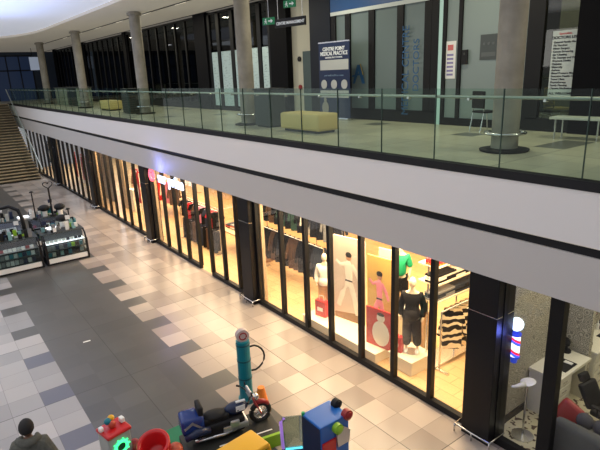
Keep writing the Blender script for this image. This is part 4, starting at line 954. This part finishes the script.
for sy in (-.28, .28): MB().sph((.62, sy, 1.42), .06, (.3, 1.2, 1)).tube([(.55, sy, 1.3), (.62, sy, 1.4)], .008, 6).build('mirror', BLACKM, mb)
MB().tube([(.1, 0, .34), (.1, 0, .5)], .1, 12).build('pedestal', BLACKM, mb)

# teal pump
tp = thing('toy_fuel_pump', 'slim teal toy fuel pump with a round top and a black hose', 'toy pump', (-8.22, 4.5, 0), math.radians(75))
MB().cyl((0, 0, .72), .135, 1.3, 20).build('body', M['teal'], tp, smooth=False)
MB().cyl((0, 0, .04), .17, .08, 20).build('base', M['teal'], tp)
for z in (.55, .95, 1.3): MB().cyl((0, 0, z), .145, .03, 20).build('band', mat('teal_dark', (.0, .07, .1), .4) if z == .55 else bpy.data.materials['teal_dark'], tp)
MB().cyl((0, 0, 1.49), .13, .12, 20, axis='Y').build('globe_sign', mat('globe_pale', (.55, .45, .42), .5), tp)
MB().tube([(.07*math.cos(a*PI/8), -.065, 1.49+.07*math.sin(a*PI/8)) for a in range(16)], .014, 6, closed=True).build('globe_ring', M['dkred'], tp)
MB().tube([(.12, 0, 1.2)]+[(.14+.29*math.sin(a*PI/10), 0, .93+.29*math.cos(a*PI/10)) for a in range(1, 10)]+[(.13, 0, .66)], .02, 8).build('hose', M['tire'], tp, smooth=True)
o = MB().cyl((0, 0, .16), .13, .32, 16, r2=.07).build('traffic_cone', M['orange'], loc=(-8.0, 4.72, 0)); tag(o, 'small orange cone beside the teal toy pump', 'cone')

# yellow vehicle ride (roof with windscreen)
ty = thing('toy_bus_ride', 'yellow roofed toy vehicle ride at the bottom edge in front of the motorcycle', 'kiddie ride', (-5.98, 3.20, 0), math.radians(96)); ty.scale = (.78, .78, .9)
MB().box(-.6, .5, -.32, .32, .08, .6, bev=.08).build('body', M['yellow'], ty, smooth=True)
MB().box(-.6, .35, -.3, .3, 1.02, 1.12, bev=.04).build('roof', M['yellow'], ty, smooth=True)
for a in (-.52, .34):
    for c in (-.26, .26): MB().tube([(a+(.1 if a > 0 else 0), c, .58), (a, c, 1.05)], .04, 8).build('roof_post', M['yellow'], ty)
MB().box(.36, .39, -.24, .24, .62, 1.02).build('windscreen', KG, ty)
MB().box(-.35, .05, -.2, .2, .5, .66, bev=.04).build('seat', M['blue'], ty)
for a in (-.38, .3):
    for c in (-.34, .34): MB().cyl((a, c, .15), .15, .08, 18, axis='Y').build('wheel', M['tire'], ty)

# red ride left: console with green ring + bucket seat
tr = thing('red_car_ride', 'red toy ride with a glowing green dial and a round red bucket seat', 'kiddie ride', (-7.80, 2.04, 0), math.radians(102))
# local x to right-back of picture, local -y toward camera
MB().box(-.62, .50, -.85, .30, 0, .3, bev=.05).build('base', M['dkred'], tr, smooth=True)
MB().box(-.52, -.12, -.18, .16, .28, .98, bev=.03).build('console', mat('console_grey', (.35, .38, .36), .4), tr)
MB().box(-.53, -.10, -.2, .2, .98, 1.05, bev=.03).build('console_top', M['red'], tr, smooth=True)
GG = mat('green_glow', (.05, .8, .2), .4, em=(.05, 1, .3), es=1.8)
g = MB(); g.tube([(-.32+.10*math.cos(a*PI/8), -.195, .76+.10*math.sin(a*PI/8)) for a in range(16)], .026, 6, closed=True)
for a in range(10): g.tube([(-.32+.10*math.cos(a*PI/5), -.195, .76+.10*math.sin(a*PI/5)), (-.32+.15*math.cos(a*PI/5), -.195, .76+.15*math.sin(a*PI/5))], .014, 5)
g.build('green_dial', GG, tr)
MB().cyl((-.32, -.19, .76), .07, .02, 16, axis='Y').build('dial_centre', mat('dark_green', (0, .08, .03), .5), tr)
tr.scale = (1, 1, .95)
MB().sph((-.37, .05, 1.17), .06).build('toy_head', M['teal'], tr, smooth=True); MB().sph((-.30, .07, 1.19), .055).build('toy_top', M['yellow'], tr, smooth=True)
MB().sph((-.33, 0, 1.11), .065, (1, .8, 1.1)).build('toy_body', mat('rust_red', (.5, .06, .03), .5), tr, smooth=True); MB().box(-.19, -.12, -.04, .06, 1.06, 1.15, bev=.015).build('white_block', M['white'], tr); MB().box(-.54, -.47, 0, .08, 1.06, 1.14, bev=.02).build('white_block', M['white'], tr)
MB().lathe([(.02, .60), (.12, .60), (.16, .64), (.20, .90), (.24, .95), (.27, .93), (.25, .72), (.19, .5), (.1, .42), (.02, .42)], c=(0, 0, 0), n=28, M=Matrix.Translation((.10, -.50, -.14)) @ Matrix.Translation((0, 0, .7)) @ Matrix.Rotation(-.3, 4, 'Y') @ Matrix.Rotation(.25, 4, 'X') @ Matrix.Translation((0, 0, -.7))).build('bucket_seat', M['red'], tr, smooth=True)
MB().cyl((.10, -.52, .34), .09, .14, 14).build('seat_post', M['dkred'], tr)
MB().sph((-.62, -.1, .55), .12, (1, 1, 1.2)).build('side_figure', M['orange'], tr, smooth=True); MB().sph((-.05, -.12, .55), .13, (.8, 1, 1)).build('dark_ball', M['dkred'], tr, smooth=True)
MB().sph((.40, -.6, .42), .13).build('orange_ball', mat('coral', (.6, .12, .06), .4), tr, smooth=True)

# blue box ride
tb = thing('blue_box_ride', 'blue box shaped toy ride with coloured round knobs on its right side', 'kiddie ride', (-5.78, 4.60, 0), 0)
MB().box(-.25, .25, -.30, .30, .0, 1.0, bev=.02).build('box', M['blue'], tb)
MB().box(-.24, .24, -.31, -.30, .03, .97).build('dark_side', M['navy'], tb)
for (x, y, z, r, m, nm) in ((-.06, .30, 1.03, .085, BLACKM, 'black_knob'), (.24, .27, 1.0, .09, M['dkred'], 'red_knob'), (.29, .02, .88, .09, M['lime'], 'green_knob')):
    MB().cyl((x, y, z), r, .1, 20, axis='X').sph((x+.05, y, z), r*.8, (.5, 1, 1)).build(nm, m, tb, smooth=False)
MB().prism([(-.2, -.26), (.2, -.26), (.24, .1), (0, .3), (-.24, .1)], .06, M=Matrix.Translation((.29, .14, .68)) @ Matrix.Rotation(PI/2, 4, 'Z') @ Matrix.Scale(.6, 4)).build('grey_shield', M['silver'], tb)
MB().box(.25, .28, -.28, .0, .1, .7, bev=.01).build('red_panel', M['red'], tb)
MB().cyl((-.23, -.28, 1.0), .03, .06, 10).build('green_cap', M['green'], tb)
# neon edged clear screen next to it
tn = thing('neon_screen', 'clear panel edged with purple and cyan neon beside the blue box ride', 'light panel', (-6.33, 4.36, 0), math.radians(60))
MB().box(-.22, .3, -.01, .01, .1, .76).build('clear_panel', glass('milky', (.60, .68, .64), .25), tn)
MB().tube([(-.22, 0, .12), (-.24, 0, .66), (-.18, 0, .74)], .03, 8).build('purple_tube', M['purple'], tn, smooth=True)
MB().tube([(-.18, 0, .10), (.3, 0, .10)], .022, 8).build('cyan_tube', M['cyan'], tn, smooth=True); MB().tube([(.3, 0, 0), (.3, 0, .72)], .022, 8).build('post', M['silver'], tn)
MB().box(-.24, .30, -.08, .08, 0, .08, bev=.01).build('base', BLACKM, tn)
# scrap of paper on floor
o = MB().box(-.09, .09, -.03, .03, .0, .004).build('paper_scrap', M['paper'], loc=(-13.05, 2.62, 0)); o.rotation_euler.z = 1.5; tag(o, 'small white scrap of paper lying on the dark floor tiles', 'paper')

# ------------------------------------------------------------------ LIGHTS
def area(name, loc, sx, sy, e, col=(1, 1, 1), rot=(0, 0, 0)):
    l = bpy.data.lights.new(name, 'AREA'); l.shape = 'RECTANGLE'; l.size = sx; l.size_y = sy; l.energy = e; l.color = col
    o = link(bpy.data.objects.new(name, l)); o.location = loc; o.rotation_euler = rot; return o
def point(name, loc, e, col=(1, 1, 1), r=.1):
    l = bpy.data.lights.new(name, 'POINT'); l.energy = e; l.color = col; l.shadow_soft_size = r
    o = link(bpy.data.objects.new(name, l)); o.location = loc; return o
WARM = (1, .76, .46)
for x in (-8.5, -16, -24, -32, -40): area('shop_light', (x, 10.0, 3.35), 6.5, 4, 620 if x > -30 else 420, WARM if x > -28 else (.85, .9, 1))
area('window_light', (-8.4, 7.75, 3.3), 6, .4, 320, WARM); area('window_light', (-16.2, 7.75, 3.3), 6, .4, 110, WARM); area('window_light', (-24, 7.75, 3.3), 6, .4, 80, WARM)
for x in (-8.6, -16.2, -24): area('spill', (x, 8.3, 3.36), 6.5, .8, 270, (1, .82, .60), (-.9, 0, 0))  # hidden tilted lights added to throw warm shop light onto the mall floor
area('barber_light', (-2.8, 10.2, 3.3), 2.6, 5, 90, (1, .93, .72))
area('atrium_light', (-14, 1, 8.8), 26, 6, 230, (1, .95, .9)); area('atrium_light', (-34, 0, 8.8), 12, 8, 380, (.85, .92, 1))
for x in (-3, -8, -13, -18.5, -24, -30, -37): area('gallery_light', (x, 10.2, CZ-.05), .4, .3, 66, (1, .92, .68))
area('clinic_light', (-5, 12.9, CZ-.05), 4, 1, 60, (1, .92, .7)); area('clinic_light', (-8.2, 12.9, CZ-.05), 1.5, 1, 25, (1, .95, .8))
point('sign_glow', (-17.9, 6.6, 3.35), 22, (.25, .3, 1), .15); point('barber_glow', (-4.1, 7.35, 2.1), 10, (.15, .2, 1), .1)
area('opposite_fill', (-16, -6.5, 7.2), 30, 2, 420, (1, .97, .94), (PI/2, 0, 0))  # unseen fill added behind the camera to brighten the fascia
area('ceiling_blue_fill', (-24, 3.5, 7.6), 8, 3, 130, (.35, .5, 1), (PI, 0, 0))  # unseen upward fill added to tint the white ceiling blue
w = bpy.data.worlds.new('world'); SC.world = w; w.use_nodes = True
w.node_tree.nodes['Background'].inputs[0].default_value = (.95, .95, 1, 1); w.node_tree.nodes['Background'].inputs[1].default_value = .34

# ------------------------------------------------------------------ CAMERA
cam = bpy.data.cameras.new('camera'); co = link(bpy.data.objects.new('camera', cam))
r = Vector((0.60018854, 0.79894847, -0.03814519)); u = Vector((-0.20365022, 0.19875707, 0.95865646)); fw = Vector((-0.77349874, 0.56760635, -0.28199775))
co.matrix_world = Matrix(((r.x, u.x, -fw.x, 0), (r.y, u.y, -fw.y, 0), (r.z, u.z, -fw.z, 6.4444), (0, 0, 0, 1)))
cam.sensor_width = 36; cam.lens = 520.07*36/600; cam.clip_end = 300
SC.camera = co
SC.view_settings.view_transform = 'Standard'; SC.view_settings.look = 'None'; SC.view_settings.exposure = 0
